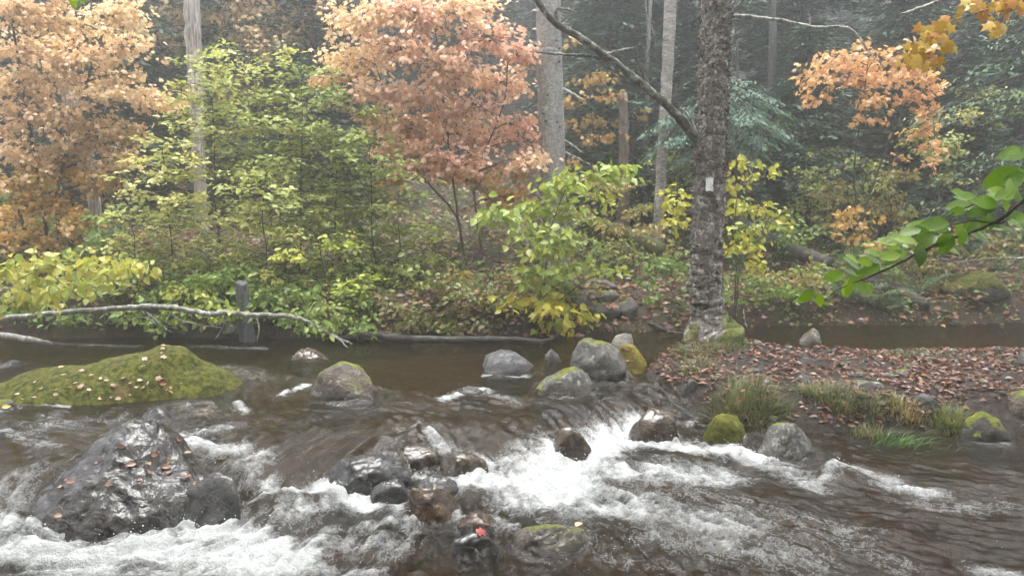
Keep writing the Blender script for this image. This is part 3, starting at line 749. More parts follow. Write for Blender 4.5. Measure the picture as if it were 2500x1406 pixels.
def plant(name, label, cat, Y, stems, pads, pal, template, size, up=.5, nmax=200, group=None, mat=None, seed=0, stem_r=.018, stem_mat=None, flat=.35, stemname='stem', dens=1.0, droop=.25, base=None, limbs=True, padpals=None, fluff=.42, fill=0):
    """stems: lists of photo points (x,y[,dY]); pads: (x,y,rx,ry,n[,dY]) sprays of leaves round the stems"""
    r = np.random.default_rng(seed + 500)
    W = [[at(p[0], p[1], Y + (p[2] if len(p) > 2 else 0)) for p in s] for s in stems]
    b0 = W[0][0].copy()
    if base is None:
        for w in W:
            g = gz(w[0].x, w[0].y)
            if g < w[0].z - .03: w.insert(0, Vector((w[0].x + r.normal() * .05, w[0].y + .04, g - .05)))
            else: w[0].z = g - .05
        b0 = W[0][0] + Vector((0, 0, .05))
    T = thing(name, label, cat, b0, group)
    org = np.array(b0)
    sm = stem_mat or M_TWIG
    for w in W:
        tube_obj(stemname, [p - b0 for p in w], np.linspace(stem_r, stem_r * .35, len(w)), sm, T, 7, len(w) * 5, .012, .12, seed)
    SPs = [smooth_path(w, 40) for w in W]
    allp = [p for s in SPs for p in s]
    tw = MB(); LP, LD, LN, LC = [], [], [], []
    pads = list(pads)
    for q in range(fill):                        # looser sprays between the main ones
        a_ = pads[r.integers(0, len(pads) - q)]; b_ = pads[r.integers(0, len(pads) - q)]
        if abs(a_[0] - b_[0]) + abs(a_[1] - b_[1]) > 300: b_ = a_
        pads.append(((a_[0] + b_[0]) / 2 + r.normal(0, 22), (a_[1] + b_[1]) / 2 + r.normal(0, 22), r.uniform(40, 75), r.uniform(22, 38), int(r.uniform(25, 60))))
    for pi, pd in enumerate(pads):
        px, py, rx, ry, n = pd[:5]
        dY = pd[5] if len(pd) > 5 else r.uniform(-.55, .55)
        c = at(px, py, Y + dY)
        ax = rx * c.y / F; az = ry * c.y / F
        # attach low on the nearest stem
        q = min(allp, key=lambda s: (s - c).length + (1.2 * max(0, s.z - c.z + .10)))
        mid = (q + c) / 2 + Vector((0, 0, .08 * (c - q).length))
        d = (c - q).length
        if d > .05 and limbs:
            V, Fc = tube([q, mid, c], [stem_r * .45, stem_r * .3, stem_r * .16], 4, 6)
            if d > .35: link('branch', np_mesh('branch', V - org, Fc, sm, True), T)
            else: tw.add(V - org, Fc)
        n = int(n * dens * DENS)
        nt_ = max(3, n // 9)
        palp = padpals[pi] if padpals and pi < len(padpals) and padpals[pi] else pal
        tint = pick(palp, 1, r)[0]
        out_dir = np.array(c - q); out_dir[2] = 0
        out_dir = out_dir / (np.linalg.norm(out_dir) + 1e-6)
        for j in range(nt_):
            a = r.uniform(0, 2 * np.pi); rr_ = math.sqrt(r.uniform(.05, 1))
            e = np.array([ax * rr_ * math.cos(a), ax * .75 * rr_ * math.sin(a), 0])
            e[2] = az * r.normal(0, fluff) - .10 * az * rr_ + (.25 * az * (1 - rr_))
            e_ = np.array(c) + e
            st_ = np.array(c) * .7 + np.array(q) * .3 if r.random() < .5 else np.array(c)
            if limbs and d < 50:
                V, Fc = tube([st_, (st_ + e_) / 2 + [0, 0, .02], e_], [.0045, .003, .0015], 3, 3)
                tw.add(V - org, Fc)
            m_ = max(2, n // nt_)
            s = r.uniform(.35, 1.05, m_)[:, None]
            pts = st_ + (e_ - st_) * s + r.normal(0, size * .75, (m_, 3)) * [1, 1, .6]
            LP.append(pts)
            tdir = (e_ - st_); tdir = tdir / (np.linalg.norm(tdir) + 1e-6)
            dr = tdir * .6 + r.normal(0, .7, (m_, 3)) * [1, 1, .35]; dr[:, 2] -= droop + r.uniform(0, .5, m_) * droop * 2
            LD.append(dr)
            nn = r.normal(0, 1, (m_, 3)) * [.75, .75, .25] + np.array([0, -.0, up]) + out_dir * .35
            nn[:, 2] = np.abs(nn[:, 2])
            LN.append(nn)
            LC.append(.62 * pick(palp, m_, r) + .38 * tint)
    P = np.vstack(LP); B = basis(np.vstack(LD), np.vstack(LN)); C = np.vstack(LC)
    S = size * r.uniform(.65, 1.25, len(P))
    me = tw.mesh('twig', sm)
    if me: tag(link('twig', me, T), None, None, None, 'stuff')
    leaf_parts(T, org, template, P, B, S, C, mat or M_LEAF, nmax)
    return T
ORANGE = [(.77, .53, .32), (.80, .62, .38), (.76, .46, .33), (.74, .57, .25), (.82, .65, .46)]
PINK = [(.80, .50, .40), (.79, .50, .34), (.82, .60, .50), (.74, .40, .33), (.80, .57, .36)]
GOLD = [(.64, .42, .10), (.60, .34, .09), (.52, .37, .08), (.60, .30, .11)]
YGREEN = [(.46, .46, .11), (.31, .38, .09), (.57, .51, .17), (.20, .30, .09), (.43, .46, .19)]
GREEN = [(.16, .26, .065), (.24, .35, .075), (.11, .19, .055), (.31, .37, .08)]
LIME = [(.36, .46, .06), (.24, .36, .06), (.46, .46, .07), (.50, .42, .06), (.30, .42, .10)]
YEL = [(.60, .46, .03), (.52, .46, .05), (.58, .38, .03)]
TAN = [(.42, .27, .10), (.50, .30, .12), (.34, .20, .08)]
RUST = [(.13, .052, .038), (.18, .075, .05), (.09, .042, .033), (.24, .12, .07), (.15, .06, .055)]
# --- the maples on the far bank
plant('maple_tree', 'orange maple filling the left edge with drooping leaves', 'tree', 12.4,
      [[(128, 650), (105, 520), (75, 330), (40, 120), (10, -80)], [(150, 640), (140, 470), (190, 280), (250, 80), (290, -80)], [(118, 640), (60, 560), (20, 430), (-60, 300)]],
      [(50, 20, 110, 45, 130), (170, 60, 110, 45, 130), (280, 40, 100, 40, 110), (60, 120, 100, 45, 130), (180, 130, 120, 45, 150), (320, 115, 70, 35, 80), (50, 205, 110, 40, 130), (190, 205, 100, 35, 90), (310, 225, 120, 35, 140), (420, 250, 70, 24, 60), (60, 280, 110, 45, 140), (170, 275, 90, 40, 100),
       (60, 370, 120, 45, 150), (220, 350, 80, 45, 110), (290, 390, 60, 35, 70), (130, 420, 120, 45, 150), (30, 450, 80, 40, 90), (250, 440, 70, 35, 80), (110, 505, 100, 38, 120), (200, 540, 60, 28, 60), (180, 590, 80, 28, 80), (50, 590, 90, 34, 100), (30, 530, 60, 28, 50), (330, 330, 40, 25, 30), (70, 640, 80, 20, 60)],
      ORANGE, MAPLE, .078, .8, 300, seed=1, stem_r=.035, droop=.45, dens=1.9, fluff=.62, fill=14,
      padpals=[None] * 13 + [ORANGE, ORANGE] + [GOLD] * 12)
plant('maple_tree', 'hazy orange maple farther back, its sprays between two bare trunks', 'tree', 17.0,
      [[(560, 420), (540, 250), (570, 80), (590, -60)], [(600, 420), (660, 200), (740, 60)]],
      [(420, 100, 90, 40, 90), (470, 50, 80, 40, 80), (570, 40, 110, 40, 120), (690, 40, 90, 40, 90), (590, 190, 110, 35, 110), (500, 150, 60, 30, 50), (750, 100, 70, 35, 70), (420, 20, 90, 30, 80), (640, 110, 80, 30, 70), (780, 20, 70, 30, 60)],
      ORANGE + [(.5, .38, .10)], MAPLE, .10, .8, 0, seed=2, stem_r=.03, droop=.45, dens=1.6, fluff=.8, fill=14)
plant('maple_tree', 'pink and orange maple in the centre, left of the grey spruce trunk', 'tree', 12.0,
      [[(1142, 690), (1120, 540), (1098, 380), (1075, 180), (1050, -60)], [(1180, 640), (1160, 500), (1165, 420), (1230, 250), (1240, 100)], [(1120, 540), (1010, 400), (930, 200), (880, 0)]],
      [(880, 40, 110, 45, 140), (1000, 30, 120, 45, 150), (1130, 25, 110, 40, 120), (1190, 90, 110, 38, 120), (1260, 135, 60, 32, 60), (860, 140, 110, 42, 130), (980, 120, 110, 45, 140), (1090, 160, 110, 42, 130), (1220, 200, 90, 30, 90), (810, 180, 70, 28, 60), (910, 225, 100, 36, 110), (1040, 230, 110, 40, 130), (1160, 255, 90, 34, 90),
       (985, 300, 100, 38, 110), (1100, 320, 110, 40, 130), (1270, 300, 75, 30, 80), (1200, 345, 60, 28, 50), (900, 285, 50, 28, 40), (1000, 395, 100, 34, 110), (1120, 400, 110, 38, 120), (1235, 420, 85, 38, 90), (1295, 350, 50, 26, 40), (960, 440, 50, 22, 30), (1060, 420, 70, 30, 50), (1250, 480, 55, 28, 40), (1300, 400, 35, 20, 20), (1170, 445, 50, 26, 40)],
      ORANGE[:2] + PINK, MAPLE, .080, .8, 300, seed=3, stem_r=.022, droop=.45, dens=1.9, fluff=.62, fill=14,
      padpals=[ORANGE, PINK, ORANGE, PINK, PINK, ORANGE, PINK, None, PINK, ORANGE, PINK, None, PINK, None, None, PINK, PINK, TAN + ORANGE, PINK, PINK, TAN + ORANGE, PINK, GOLD, PINK, TAN + GOLD, PINK, TAN])
plant('maple_sapling', 'orange topped young maple standing alone at right before dark hemlocks', 'tree', 13.0,
      [[(2098, 560), (2085, 420), (2105, 260), (2120, 150)], [(2292, 540), (2286, 420), (2280, 300)], [(2098, 560), (2170, 350), (2230, 220)]],
      [(2060, 145, 90, 28, 75), (2150, 135, 80, 26, 60), (2225, 165, 60, 24, 45), (1985, 180, 60, 26, 40), (2090, 185, 100, 24, 80), (2190, 185, 85, 22, 60), (2275, 190, 40, 18, 22), (1990, 245, 38, 20, 24), (2150, 245, 60, 24, 45), (2225, 245, 75, 24, 60), (2275, 270, 50, 20, 30), (2115, 285, 42, 16, 20), (2245, 315, 55, 24, 40), (2265, 360, 40, 18, 20), (2250, 400, 26, 12, 8), (2200, 385, 26, 12, 6), (2000, 200, 50, 20, 25)],
      [(.72, .42, .20), (.74, .48, .24), (.70, .36, .20), (.64, .40, .15)], MAPLE, .10, .8, 300, seed=4, stem_r=.022, droop=.4, fluff=.6)
plant('maple_sapling', 'tan leaved maple sapling right behind the grey spruce trunk', 'tree', 14.5,
      [[(1440, 520), (1450, 350), (1430, 180)]],
      [(1450, 190, 65, 28, 55), (1490, 235, 45, 20, 30), (1400, 250, 40, 25, 30), (1430, 295, 60, 24, 45), (1490, 305, 50, 18, 30), (1455, 335, 70, 18, 40), (1400, 90, 30, 18, 16), (1400, 400, 30, 16, 14), (1550, 270, 30, 24, 14)],
      TAN + [(.50, .36, .08)], MAPLE, .085, .7, 150, seed=5, stem_r=.016, droop=.4)
plant('maple_sapling', 'small golden sapling low on the dark right hillside', 'sapling', 12.0,
      [[(2085, 640), (2080, 560), (2075, 505)]],
      [(2075, 520, 40, 22, 24), (2090, 550, 45, 20, 26), (2070, 580, 35, 18, 18), (2110, 605, 60, 14, 14), (2060, 540, 26, 12, 8)], GOLD + TAN, MAPLE, .085, .3, 120, seed=6, stem_r=.008)
# --- the green and yellow thicket of saplings
sap = [('slender green sapling at the left of the thicket, before the bare trunk', 555, 735, 505, 140, 105, 11.3, 0), ('tallest yellow green sapling of the thicket, leaning left', 690, 740, 608, 105, 125, 11.7, 0),
       ('straight stemmed sapling in the middle of the green thicket', 742, 730, 735, 160, 115, 11.1, 1), ('dark green sapling on the right of the thicket beneath the pink maple', 838, 740, 805, 235, 110, 11.5, 1),
       ('green sapling at the right end of the thicket', 930, 735, 900, 340, 95, 11.0, 1), ('yellowing sapling with white undersides at the left of the thicket', 430, 735, 395, 335, 95, 10.7, 2),
       ('low yellow green sapling over the arching branch', 640, 765, 650, 420, 105, 10.35, 0), ('short bright sapling at the front of the thicket', 800, 790, 770, 560, 120, 10.2, 3), ('green sapling leaning out over the leaf litter', 985, 740, 970, 530, 95, 10.7, 1),
       ('pale yellow sapling reaching left in flat layers', 345, 745, 310, 520, 85, 10.3, 2)]
for i, (lab, bx, by, tx, ty, rad_, Y, pk) in enumerate(sap):
    r = random.Random(i * 7 + 3); pads = []
    nl = max(4, int((by - ty) / 42))
    for j in range(nl):
        f = (j + .3) / nl
        x = bx + (tx - bx) * (1 - f) ; y = ty + f * (by - ty) * .97
        w = rad_ * (.42 + .75 * math.sin(math.pi * min(.9, f + .12)))
        for s in (-1, 1, 0):
            if s == 0 and r.random() < .5: continue
            pads.append((x + s * w * r.uniform(.35, .95), y + r.uniform(-18, 18), w * r.uniform(.45, .75), 9 + r.uniform(0, 7), int(30 * (w / 100) ** 1.2) + 8, r.uniform(-.6, .6)))
    pal = [YGREEN, YGREEN + GREEN, YGREEN + [(.55, .45, .12), (.6, .55, .3)], LIME][pk]
    plant('green_sapling', lab, 'sapling', Y, [[(bx, by), (bx + (tx - bx) * .35 + r.uniform(-12, 12), by + (ty - by) * .35), (bx + (tx - bx) * .7 + r.uniform(-12, 12), by + (ty - by) * .7), (tx, ty)]], pads, pal, OVATE, .088, 2.0, 150, 'saplings of the green thicket', seed=20 + i, stem_r=.013, droop=.12, dens=.78)
# --- bigger leaved bushes
plant('hobblebush', 'bush of big yellow green leaves hanging over the water at far left', 'bush', 8.6,
      [[(-160, 800), (-80, 690), (60, 660), (230, 640), (400, 640)], [(-160, 800), (-60, 740), (40, 715), (150, 705), (240, 700)]],
      [(20, 650, 60, 26, 26), (90, 660, 80, 30, 36), (180, 640, 80, 26, 36), (270, 640, 80, 26, 32), (350, 645, 50, 18, 18), (60, 710, 70, 28, 32), (150, 700, 70, 26, 30), (230, 700, 55, 22, 20), (20, 745, 45, 22, 18), (120, 745, 50, 16, 14), (300, 670, 60, 20, 18)],
      LIME + [(.55, .50, .25), (.56, .40, .06)], OVATE, .115, .55, 300, seed=40, stem_r=.014, droop=.5)
plant('hobblebush', 'bright green bush with yellow lower sprays in front of the grey spruce', 'bush', 10.0,
      [[(1335, 800), (1330, 700), (1345, 560), (1390, 440)], [(1335, 800), (1360, 740), (1420, 690), (1490, 660)], [(1330, 700), (1270, 590), (1190, 530)]],
      [(1440, 418, 75, 22, 40), (1505, 425, 45, 18, 20), (1385, 455, 70, 26, 36), (1225, 525, 75, 24, 40), (1310, 510, 75, 26, 40), (1400, 510, 70, 26, 36), (1290, 560, 50, 20, 18), (1380, 575, 70, 30, 34), (1330, 620, 60, 28, 26), (1455, 655, 60, 18, 26), (1390, 650, 50, 24, 20), (1310, 670, 60, 26, 24), (1350, 700, 60, 26, 28), (1350, 745, 75, 24, 44), (1400, 770, 50, 16, 22), (1330, 790, 55, 16, 30), (1350, 805, 30, 10, 10), (1250, 740, 50, 22, 14), (1470, 480, 40, 20, 14)],
      LIME + GREEN[:2], OVATE, .118, .6, 300, seed=41, stem_r=.013, droop=.45, dens=1.35,
      padpals=[LIME, LIME, LIME] + [LIME + GREEN] * 10 + [LIME + YEL, LIME + YEL, YEL + LIME, YEL, TAN + LIME, LIME])
plant('hobblebush', 'yellow green bush peeking out on both sides of the birch trunk', 'bush', 10.3,
      [[(1800, 720), (1795, 600), (1800, 480), (1840, 400)], [(1790, 650), (1700, 560), (1640, 500)]],
      [(1800, 395, 35, 16, 14), (1860, 420, 50, 14, 20), (1790, 440, 45, 22, 22), (1800, 500, 60, 26, 36), (1860, 510, 55, 24, 30), (1640, 500, 32, 24, 22), (1655, 540, 36, 20, 22), (1810, 560, 65, 20, 30), (1850, 600, 55, 16, 20), (1790, 610, 50, 24, 20), (1640, 470, 26, 16, 10), (1900, 540, 35, 14, 10), (1830, 640, 50, 20, 14)],
      LIME + YEL + GREEN[:1], OVATE, .10, .5, 250, seed=42, stem_r=.011, droop=.45)
# undershrubs on the bank: each a small thing
und = [(880, 690, 10.6, GREEN, 'dark leafy shrub under the thicket above the dark log'), (1040, 680, 10.8, YGREEN + GREEN, 'yellow green shrub on the leafy slope left of the thin red stems'), (700, 720, 10.3, GREEN, 'dense dark shrub behind the bend of the arching branch'),
       (1150, 770, 10.2, GREEN + RUST, 'small green bush hanging above the dark log'), (540, 690, 10.4, GREEN, 'shady green shrub behind the leaning grey post'), (250, 560, 11.5, GREEN, 'green shrub below the orange maple'), (1560, 560, 13.0, GREEN + TAN, 'dull green shrub behind the thin white trunk'),
       (1660, 700, 10.9, GREEN, 'glossy dark shrub left of the birch base'), (2000, 500, 13.5, GREEN + TAN, 'olive shrub under the orange young maple'), (2180, 480, 13.6, GREEN + TAN, 'olive brown shrub right of the small golden sapling'), (2380, 620, 11.6, RUST + GREEN, 'rusty shrub behind the foreground beech branch'), (2350, 400, 13.8, YGREEN + GREEN, 'green shrub with yellow sprays at the right edge'), (1890, 720, 11.0, GREEN, 'small leafy shrub on the bank right of the birch'), (60, 480, 13.6, GREEN, 'shady green shrub at far left behind the orange maple'), (880, 520, 12.0, GREEN + YGREEN, 'green shrub under the pink maple on the slope')]
und += [(1630, 440, 14.2, YGREEN + GREEN, 'yellow green shrub left of the birch in the misty gap'), (1490, 500, 13.6, YGREEN + TAN, 'tan and yellow shrub behind the bright green bush'), (2060, 420, 14.0, GREEN + YGREEN, 'green shrub beneath the orange topped young maple'), (2290, 330, 14.2, YGREEN + YEL, 'yellow sprayed shrub behind the thin hemlock boughs'), (2430, 270, 14.4, GREEN + YGREEN, 'high green shrub at the right edge behind the hemlock boughs'),
        (1950, 580, 12.6, GREEN, 'green shrub right of the blazed birch on the slope'), (2260, 600, 12.2, GREEN + TAN, 'olive shrub left of the rusty shrub'), (1440, 600, 12.4, GREEN + YGREEN, 'green shrub above the stone steps'), (1130, 560, 12.8, GREEN + RUST, 'shrub at the foot of the pink maple'), (1860, 330, 15.0, GREEN, 'dim green shrub beyond the slender mossy trunk')]
und += [(110, 745, 9.75, GREEN, 'dark shrub leaning over the shaded bank at far left'), (250, 735, 9.8, GREEN, 'shady shrub overhanging the bank behind the arching branch'), (500, 735, 9.75, GREEN + LIME, 'shrub overhanging the bank left of the grey post'), (680, 745, 9.75, GREEN, 'dark shrub overhanging the bank right of the grey post')]
und += [(430, 770, 9.95, GREEN, 'dark shrub in the shade under the arching branch'), (600, 720, 10.0, GREEN, 'leafy shrub just left of where the arching branch bends down'), (760, 760, 9.9, GREEN + YGREEN, 'shrub drooping over the end of the arching branch'), (860, 780, 9.9, GREEN, 'green shrub at the left end of the dark log'),
        (960, 780, 9.95, GREEN + RUST, 'dark low shrub above the middle of the dark log'), (1080, 740, 10.1, RUST + GREEN, 'rusty low shrub on the bank above the dark log'), (1210, 720, 10.2, GREEN + TAN, 'mixed tan and green shrub left of the bright bush'), (330, 690, 10.2, GREEN, 'green shrub behind the crest of the arching branch'), (2100, 640, 11.9, GREEN, 'dark shrub behind the tip of the beech branch'), (1960, 690, 11.3, GREEN + TAN, 'shrub beside the dark fallen trunk')]
for i, (x, y, Y, pal, lab) in enumerate(und):
    r = random.Random(i + 60)
    pads = [(x + r.uniform(-85, 85), y + r.uniform(-60, 60), r.uniform(45, 75), r.uniform(16, 26), 36) for _ in range(9)]
    p = ground_hit(x, min(800, y + 60), 9.6, 30)
    plant('leafy_shrub', lab, 'shrub', Y, [[(x, y + 75), (x + r.uniform(-20, 20), y), (x + r.uniform(-40, 40), y - 60)], [(x, y + 75), (x - 40, y - 20)], [(x, y + 75), (x + 50, y - 30)]], pads, pal, OVATE, .08, .7, 60, seed=70 + i, stem_r=.008, droop=.35)

# ------------------------------------------------------------------ trees
def trunk_from(pxs, Y, top_ext=4.0, base_drop=True):
    """pxs: (x, y, width) down the trunk from top to base"""
    P = [at(x, y, Y) for x, y, w in pxs]; Rr = [w / 2 * Y / F for x, y, w in pxs]
    P = P[::-1]; Rr = Rr[::-1]
    if top_ext:
        d = (P[-1] - P[-2]).normalized(); P.append(P[-1] + d * top_ext); Rr.append(Rr[-1] * .75)
    if base_drop:
        g = gz(P[0].x, P[0].y)
        if g < P[0].z: 
            d = (P[0] - P[1]).normalized(); tt = (P[0].z - g + .15) / max(.3, -d.z)
            P.insert(0, P[0] + d * tt); Rr.insert(0, Rr[0] * 1.1)
    return P, Rr
def tree(name, label, cat, pxs, Y, mat, top_ext=4.0, sides=20, seg=60, bump=.06, wob=.01, group=None, seed=0, flare=1.25, tname='trunk'):
    P, Rr = trunk_from(pxs, Y, top_ext)
    b = Vector((P[0].x, P[0].y, gz(P[0].x, P[0].y)))
    T = thing(name, label, cat, b, group)
    Rr = list(Rr); Rr[0] *= flare
    tube_obj(tname, [p - b for p in P], Rr, mat, T, sides, seg, wob, bump, seed)
    return T, b
def limb(T, b, pts, Y, r, mat, name='branch', sides=7, dY=None, bump=.12, wob=.012, seed=0, parent=None):
    P = [at(x, y, Y + (dY[i] if dY else 0)) - b for i, (x, y) in enumerate(pts)]
    return tube_obj(name, P, r, mat, parent or T, sides, len(P) * 5, wob, bump, seed)
# the blazed birch
YB = 8.55
T, b = tree('birch_tree', 'shaggy birch with a white painted blaze on the leaf strewn bar', 'tree', [(1748, -20, 66), (1742, 150, 68), (1735, 300, 71), (1732, 450, 75), (1726, 600, 76), (1722, 700, 79), (1730, 770, 90), (1738, 808, 116), (1744, 838, 158)], YB, M_BIRCH, 4.5, 44, 170, .034, .016, seed=4, flare=1.0)
BIRCH = T
limb(T, b, [(1705, 345), (1668, 300), (1630, 258), (1560, 200), (1490, 145), (1420, 95), (1355, 55), (1315, 5), (1290, -60)], YB, [.066, .052, .045, .043, .041, .038, .036, .034, .032], M_LIMB, sides=12, dY=[0, -.05, -.1, -.15, -.2, -.25, -.3, -.3, -.3], bump=.16, seed=2)
limb(T, b, [(1482, 148), (1440, 138), (1375, 134), (1330, 130), (1300, 126)], YB - .2, [.022, .018, .013, .010, .005], M_LIMB, seed=3)
limb(T, b, [(1360, 60), (1358, 40), (1362, 22), (1395, 26)], YB - .3, [.024, .02, .016, .012], M_LIMB, seed=5)
limb(T, b, [(1480, 132), (1520, 122), (1548, 118)], YB - .2, [.012, .009, .006], M_PALELIMB, seed=5)
limb(T, b, [(1575, 215), (1568, 180), (1556, 150), (1550, 118)], YB - .15, [.014, .011, .009, .006], M_TWIG, seed=6)
limb(T, b, [(1562, 175), (1580, 140), (1590, 110)], YB - .15, [.007, .005, .003], M_TWIG, seed=7)
limb(T, b, [(1768, 70), (1782, 48), (1800, 37), (1860, 45), (1920, 52), (1990, 68), (2050, 66), (2085, 78), (2120, 125), (2158, 165)], YB, [.03, .022, .018, .018, .017, .016, .014, .012, .009, .005], M_PALELIMB, dY=[0, 0, -.05, -.1, -.15, -.2, -.2, -.25, -.3, -.3], seed=8)
limb(T, b, [(1768, 62), (1790, 30), (1815, -5), (1835, -50)], YB, [.022, .02, .018, .016], M_LIMB, seed=9)
limb(T, b, [(1700, 330), (1690, 300), (1668, 268), (1660, 262)], YB - .1, [.02, .016, .011, .004], M_PALELIMB, seed=9)
# bark curls
def trunk_xy(pz):
    pts = [(1748, -20, 66), (1742, 150, 68), (1735, 300, 71), (1732, 450, 75), (1726, 600, 76), (1722, 700, 79), (1730, 770, 90), (1738, 808, 116), (1744, 838, 158)]
    P = [at(x, y, YB) for x, y, w in pts]; zz = [p.z for p in P][::-1]
    return np.interp(pz, zz, [p.x for p in P][::-1]), np.interp(pz, zz, [w / 2 * YB / F for _, _, w in pts][::-1])
nfl = 3400
zz = np.where(rng.random(nfl) < .75, rng.uniform(2.0, 4.3, nfl), rng.uniform(.5, 2.2, nfl)); aa = rng.uniform(0, 2 * np.pi, nfl)
tx_, tr_ = trunk_xy(zz)
D = np.stack([np.cos(aa), np.sin(aa), aa * 0], 1)
P = np.stack([tx_, np.full(nfl, YB), zz], 1) + D * (tr_ * 1.0)[:, None]
tang = np.stack([-np.sin(aa), np.cos(aa), aa * 0], 1)
dirv = D * rng.uniform(.2, .8, (nfl, 1)) + np.stack([aa * 0, aa * 0, rng.uniform(-1.2, .8, nfl)], 1) + tang * rng.normal(0, .7, (nfl, 1))
V, Fc, cc = scatter((np.array([(-.28, 0, 0), (.28, 0, 0), (-.25, .5, .06), (.25, .5, .06), (-.1, .95, .26), (.16, 1., .2)]), np.array([[0, 1, 3], [0, 3, 2], [2, 3, 5], [2, 5, 4]])), P - np.array(b), basis(dirv, D + rng.normal(0, .3, (nfl, 3))), rng.uniform(.015, .055, nfl), np.ones((nfl, 3)))
tag(link('bark_curl', np_mesh('bark_curl', V, Fc, M_FLAKE, False), T), None, None, None, 'stuff')
# blaze: a painted rectangle following the trunk
m, t, out = new_mat('blaze_paint'); k = N(t); ps = k('NewGeometry').outputs['Position']
bb = k('BsdfPrincipled', {'Base Color': k.mix(k.ramp(k.noise(k.scale(ps, (1, 1, 2)), 45, 5, .7), .56, .68), (.78, .80, .82, 1), (.45, .42, .40, 1)), 'Roughness': .6, 'Normal': k('Bump', {'Height': k.noise(ps, 60, 5), 'Strength': .5, 'Distance': .01})}); t.links.new(bb.outputs[0], out.inputs[0])
bl = []
for j in range(7):
    for i in range(6):
        q = at(1718, 467 - 31 * j / 6, YB); cx_, r_ = trunk_xy(q.z); u = (1709.5 + 17 * i / 5 - 1250) / F * YB * 1.0
        dx = u - cx_; bl.append((cx_ + dx - b.x, YB - math.sqrt(max(1e-4, (r_ * 1.13) ** 2 - dx * dx)) - .004 - b.y, q.z - b.z))
bf = [[j * 6 + i, j * 6 + i + 1, j * 6 + i + 7, j * 6 + i + 6] for j in range(6) for i in range(5)]
bl = np.array(bl); bl[:, 0] += rng.normal(0, .0015, len(bl)); bl[:, 2] += rng.normal(0, .003, len(bl)); bl[:, 1] += .003
bo = link('blaze', np_mesh('blaze', bl, bf, m, False), T); bo['label'] = 'white painted trail blaze'
so = bo.modifiers.new('thick', 'SOLIDIFY'); so.thickness = .002
# mossy root flanks
for rt in ([(1765, 790), (1785, 815), (1815, 838), (1860, 858)], [(1705, 800), (1690, 822), (1672, 840)], [(1745, 812), (1750, 832), (1760, 850)]):
    pts = [at(x, y, YB - .1 - .05 * i) - b for i, (x, y) in enumerate(rt)]
    tube_obj('root', pts, [.085, .07, .05, .02][:len(pts)], M_MOSSLOG, T, 9, 14, .01, .2, 3)
# the grey spruce
YS = 12.2
SPR, b = tree('spruce_tree', 'straight grey spruce trunk with broken branch stubs, centre right', 'tree', [(1338, -20, 58), (1342, 150, 61), (1346, 300, 63), (1350, 450, 62), (1356, 600, 60), (1360, 690, 66)], YS, M_SPRUCE, 6, 24, 90, .03, .01, seed=11)
for pts, r0 in ([[(1312, 30), (1303, 28), (1296, 32)], .03], [[(1375, 218), (1398, 230), (1420, 244)], .028], [[(1378, 342), (1402, 358), (1425, 376)], .016], [[(1380, 372), (1408, 386), (1440, 402)], .016], [[(1366, 26), (1385, 24), (1398, 26)], .025]):
    limb(SPR, b, pts, YS - .15, [r0, r0 * .8, r0 * .4], M_PALELIMB, name='branch_stub', seed=1)
rk = random.Random(5)
for q in range(14):
    y = rk.uniform(30, 460); x = 1344 + y * .018 + rk.uniform(-22, 22)
    limb(SPR, b, [(x, y), (x + rk.uniform(-3, 3), y + 2)], YS - .19, [.02, .006], M_DARKBARK, name='branch_stub', sides=5, dY=[.02, -.06])
# dead trunks and others
T1, b1 = tree('dead_tree', 'tall barkless pale trunk leaning slightly, left of centre', 'tree', [(466, -20, 36), (472, 90, 38), (478, 200, 36), (482, 300, 30), (488, 430, 28), (492, 520, 30)], 14.5, M_SNAG, 2.5, 16, 60, .12, .02, seed=21)
limb(T1, b1, [(462, 82), (452, 80)], 14.4, [.04, .02], M_SNAG, name='branch_stub')
T2, b2 = tree('spruce_tree', 'thin dark trunk with bare twigs behind the green thicket', 'tree', [(664, -20, 22), (668, 120, 24), (676, 240, 20), (682, 400, 22)], 17.5, M_DARKBARK, 6, 12, 40, .06, .02, seed=22)
for i in range(9):
    y = 20 + i * 24; s = rk.choice((-1, 1)); limb(T2, b2, [(668, y), (668 + s * 50, y + 8), (668 + s * rk.uniform(70, 130), y + rk.uniform(20, 50))], 17.5, [.012, .008, .003], M_GREYTW, sides=4)
T3, b3 = tree('dead_tree', 'broken snag with a mossy jagged top amid the orange maple', 'tree', [(152, 150, 34), (160, 200, 36), (190, 300, 32), (215, 400, 30), (236, 560, 30)], 13.4, M_SNAG, 0, 14, 36, .14, .03, seed=23)
o = link('moss_cap', rock_mesh('moss_cap', [((0, 0, 0), (.13, .13, .06))], M_MOSSY, 3, 3), T3, at(152, 148, 13.4) - b3)
T4, b4 = tree('dead_tree', 'leaning grey post of a dead tree standing in the water at left', 'tree', [(590, 690, 28), (592, 720, 30), (600, 790, 34), (606, 835, 40)], 9.45, bark_mat('grey_post', (.055, .055, .062), (.10, .10, .112), (.14, .14, .15), sz=.2, scale=30), 0, 14, 30, .08, .01, seed=24)
T5, b5 = tree('birch_tree', 'slim pale trunk left of the blazed birch, farther back', 'tree', [(1638, -20, 30), (1632, 120, 28), (1625, 250, 27), (1614, 420, 25), (1607, 560, 25), (1605, 650, 28)], 13.4, bark_mat('pale_birch', (.17, .15, .135), (.34, .31, .29), (.50, .49, .47), sx=.8, sz=2, scale=14, patch=.4), 6, 14, 50, .04, .015, seed=25)
T6, b6 = tree('dead_tree', 'reddish dead trunk broken off at mid height between the two pale trunks', 'tree', [(1521, 228, 20), (1523, 330, 24), (1523, 430, 26), (1522, 520, 30)], 14.6, M_REDSNAG, 0, 12, 30, .08, .02, seed=26)
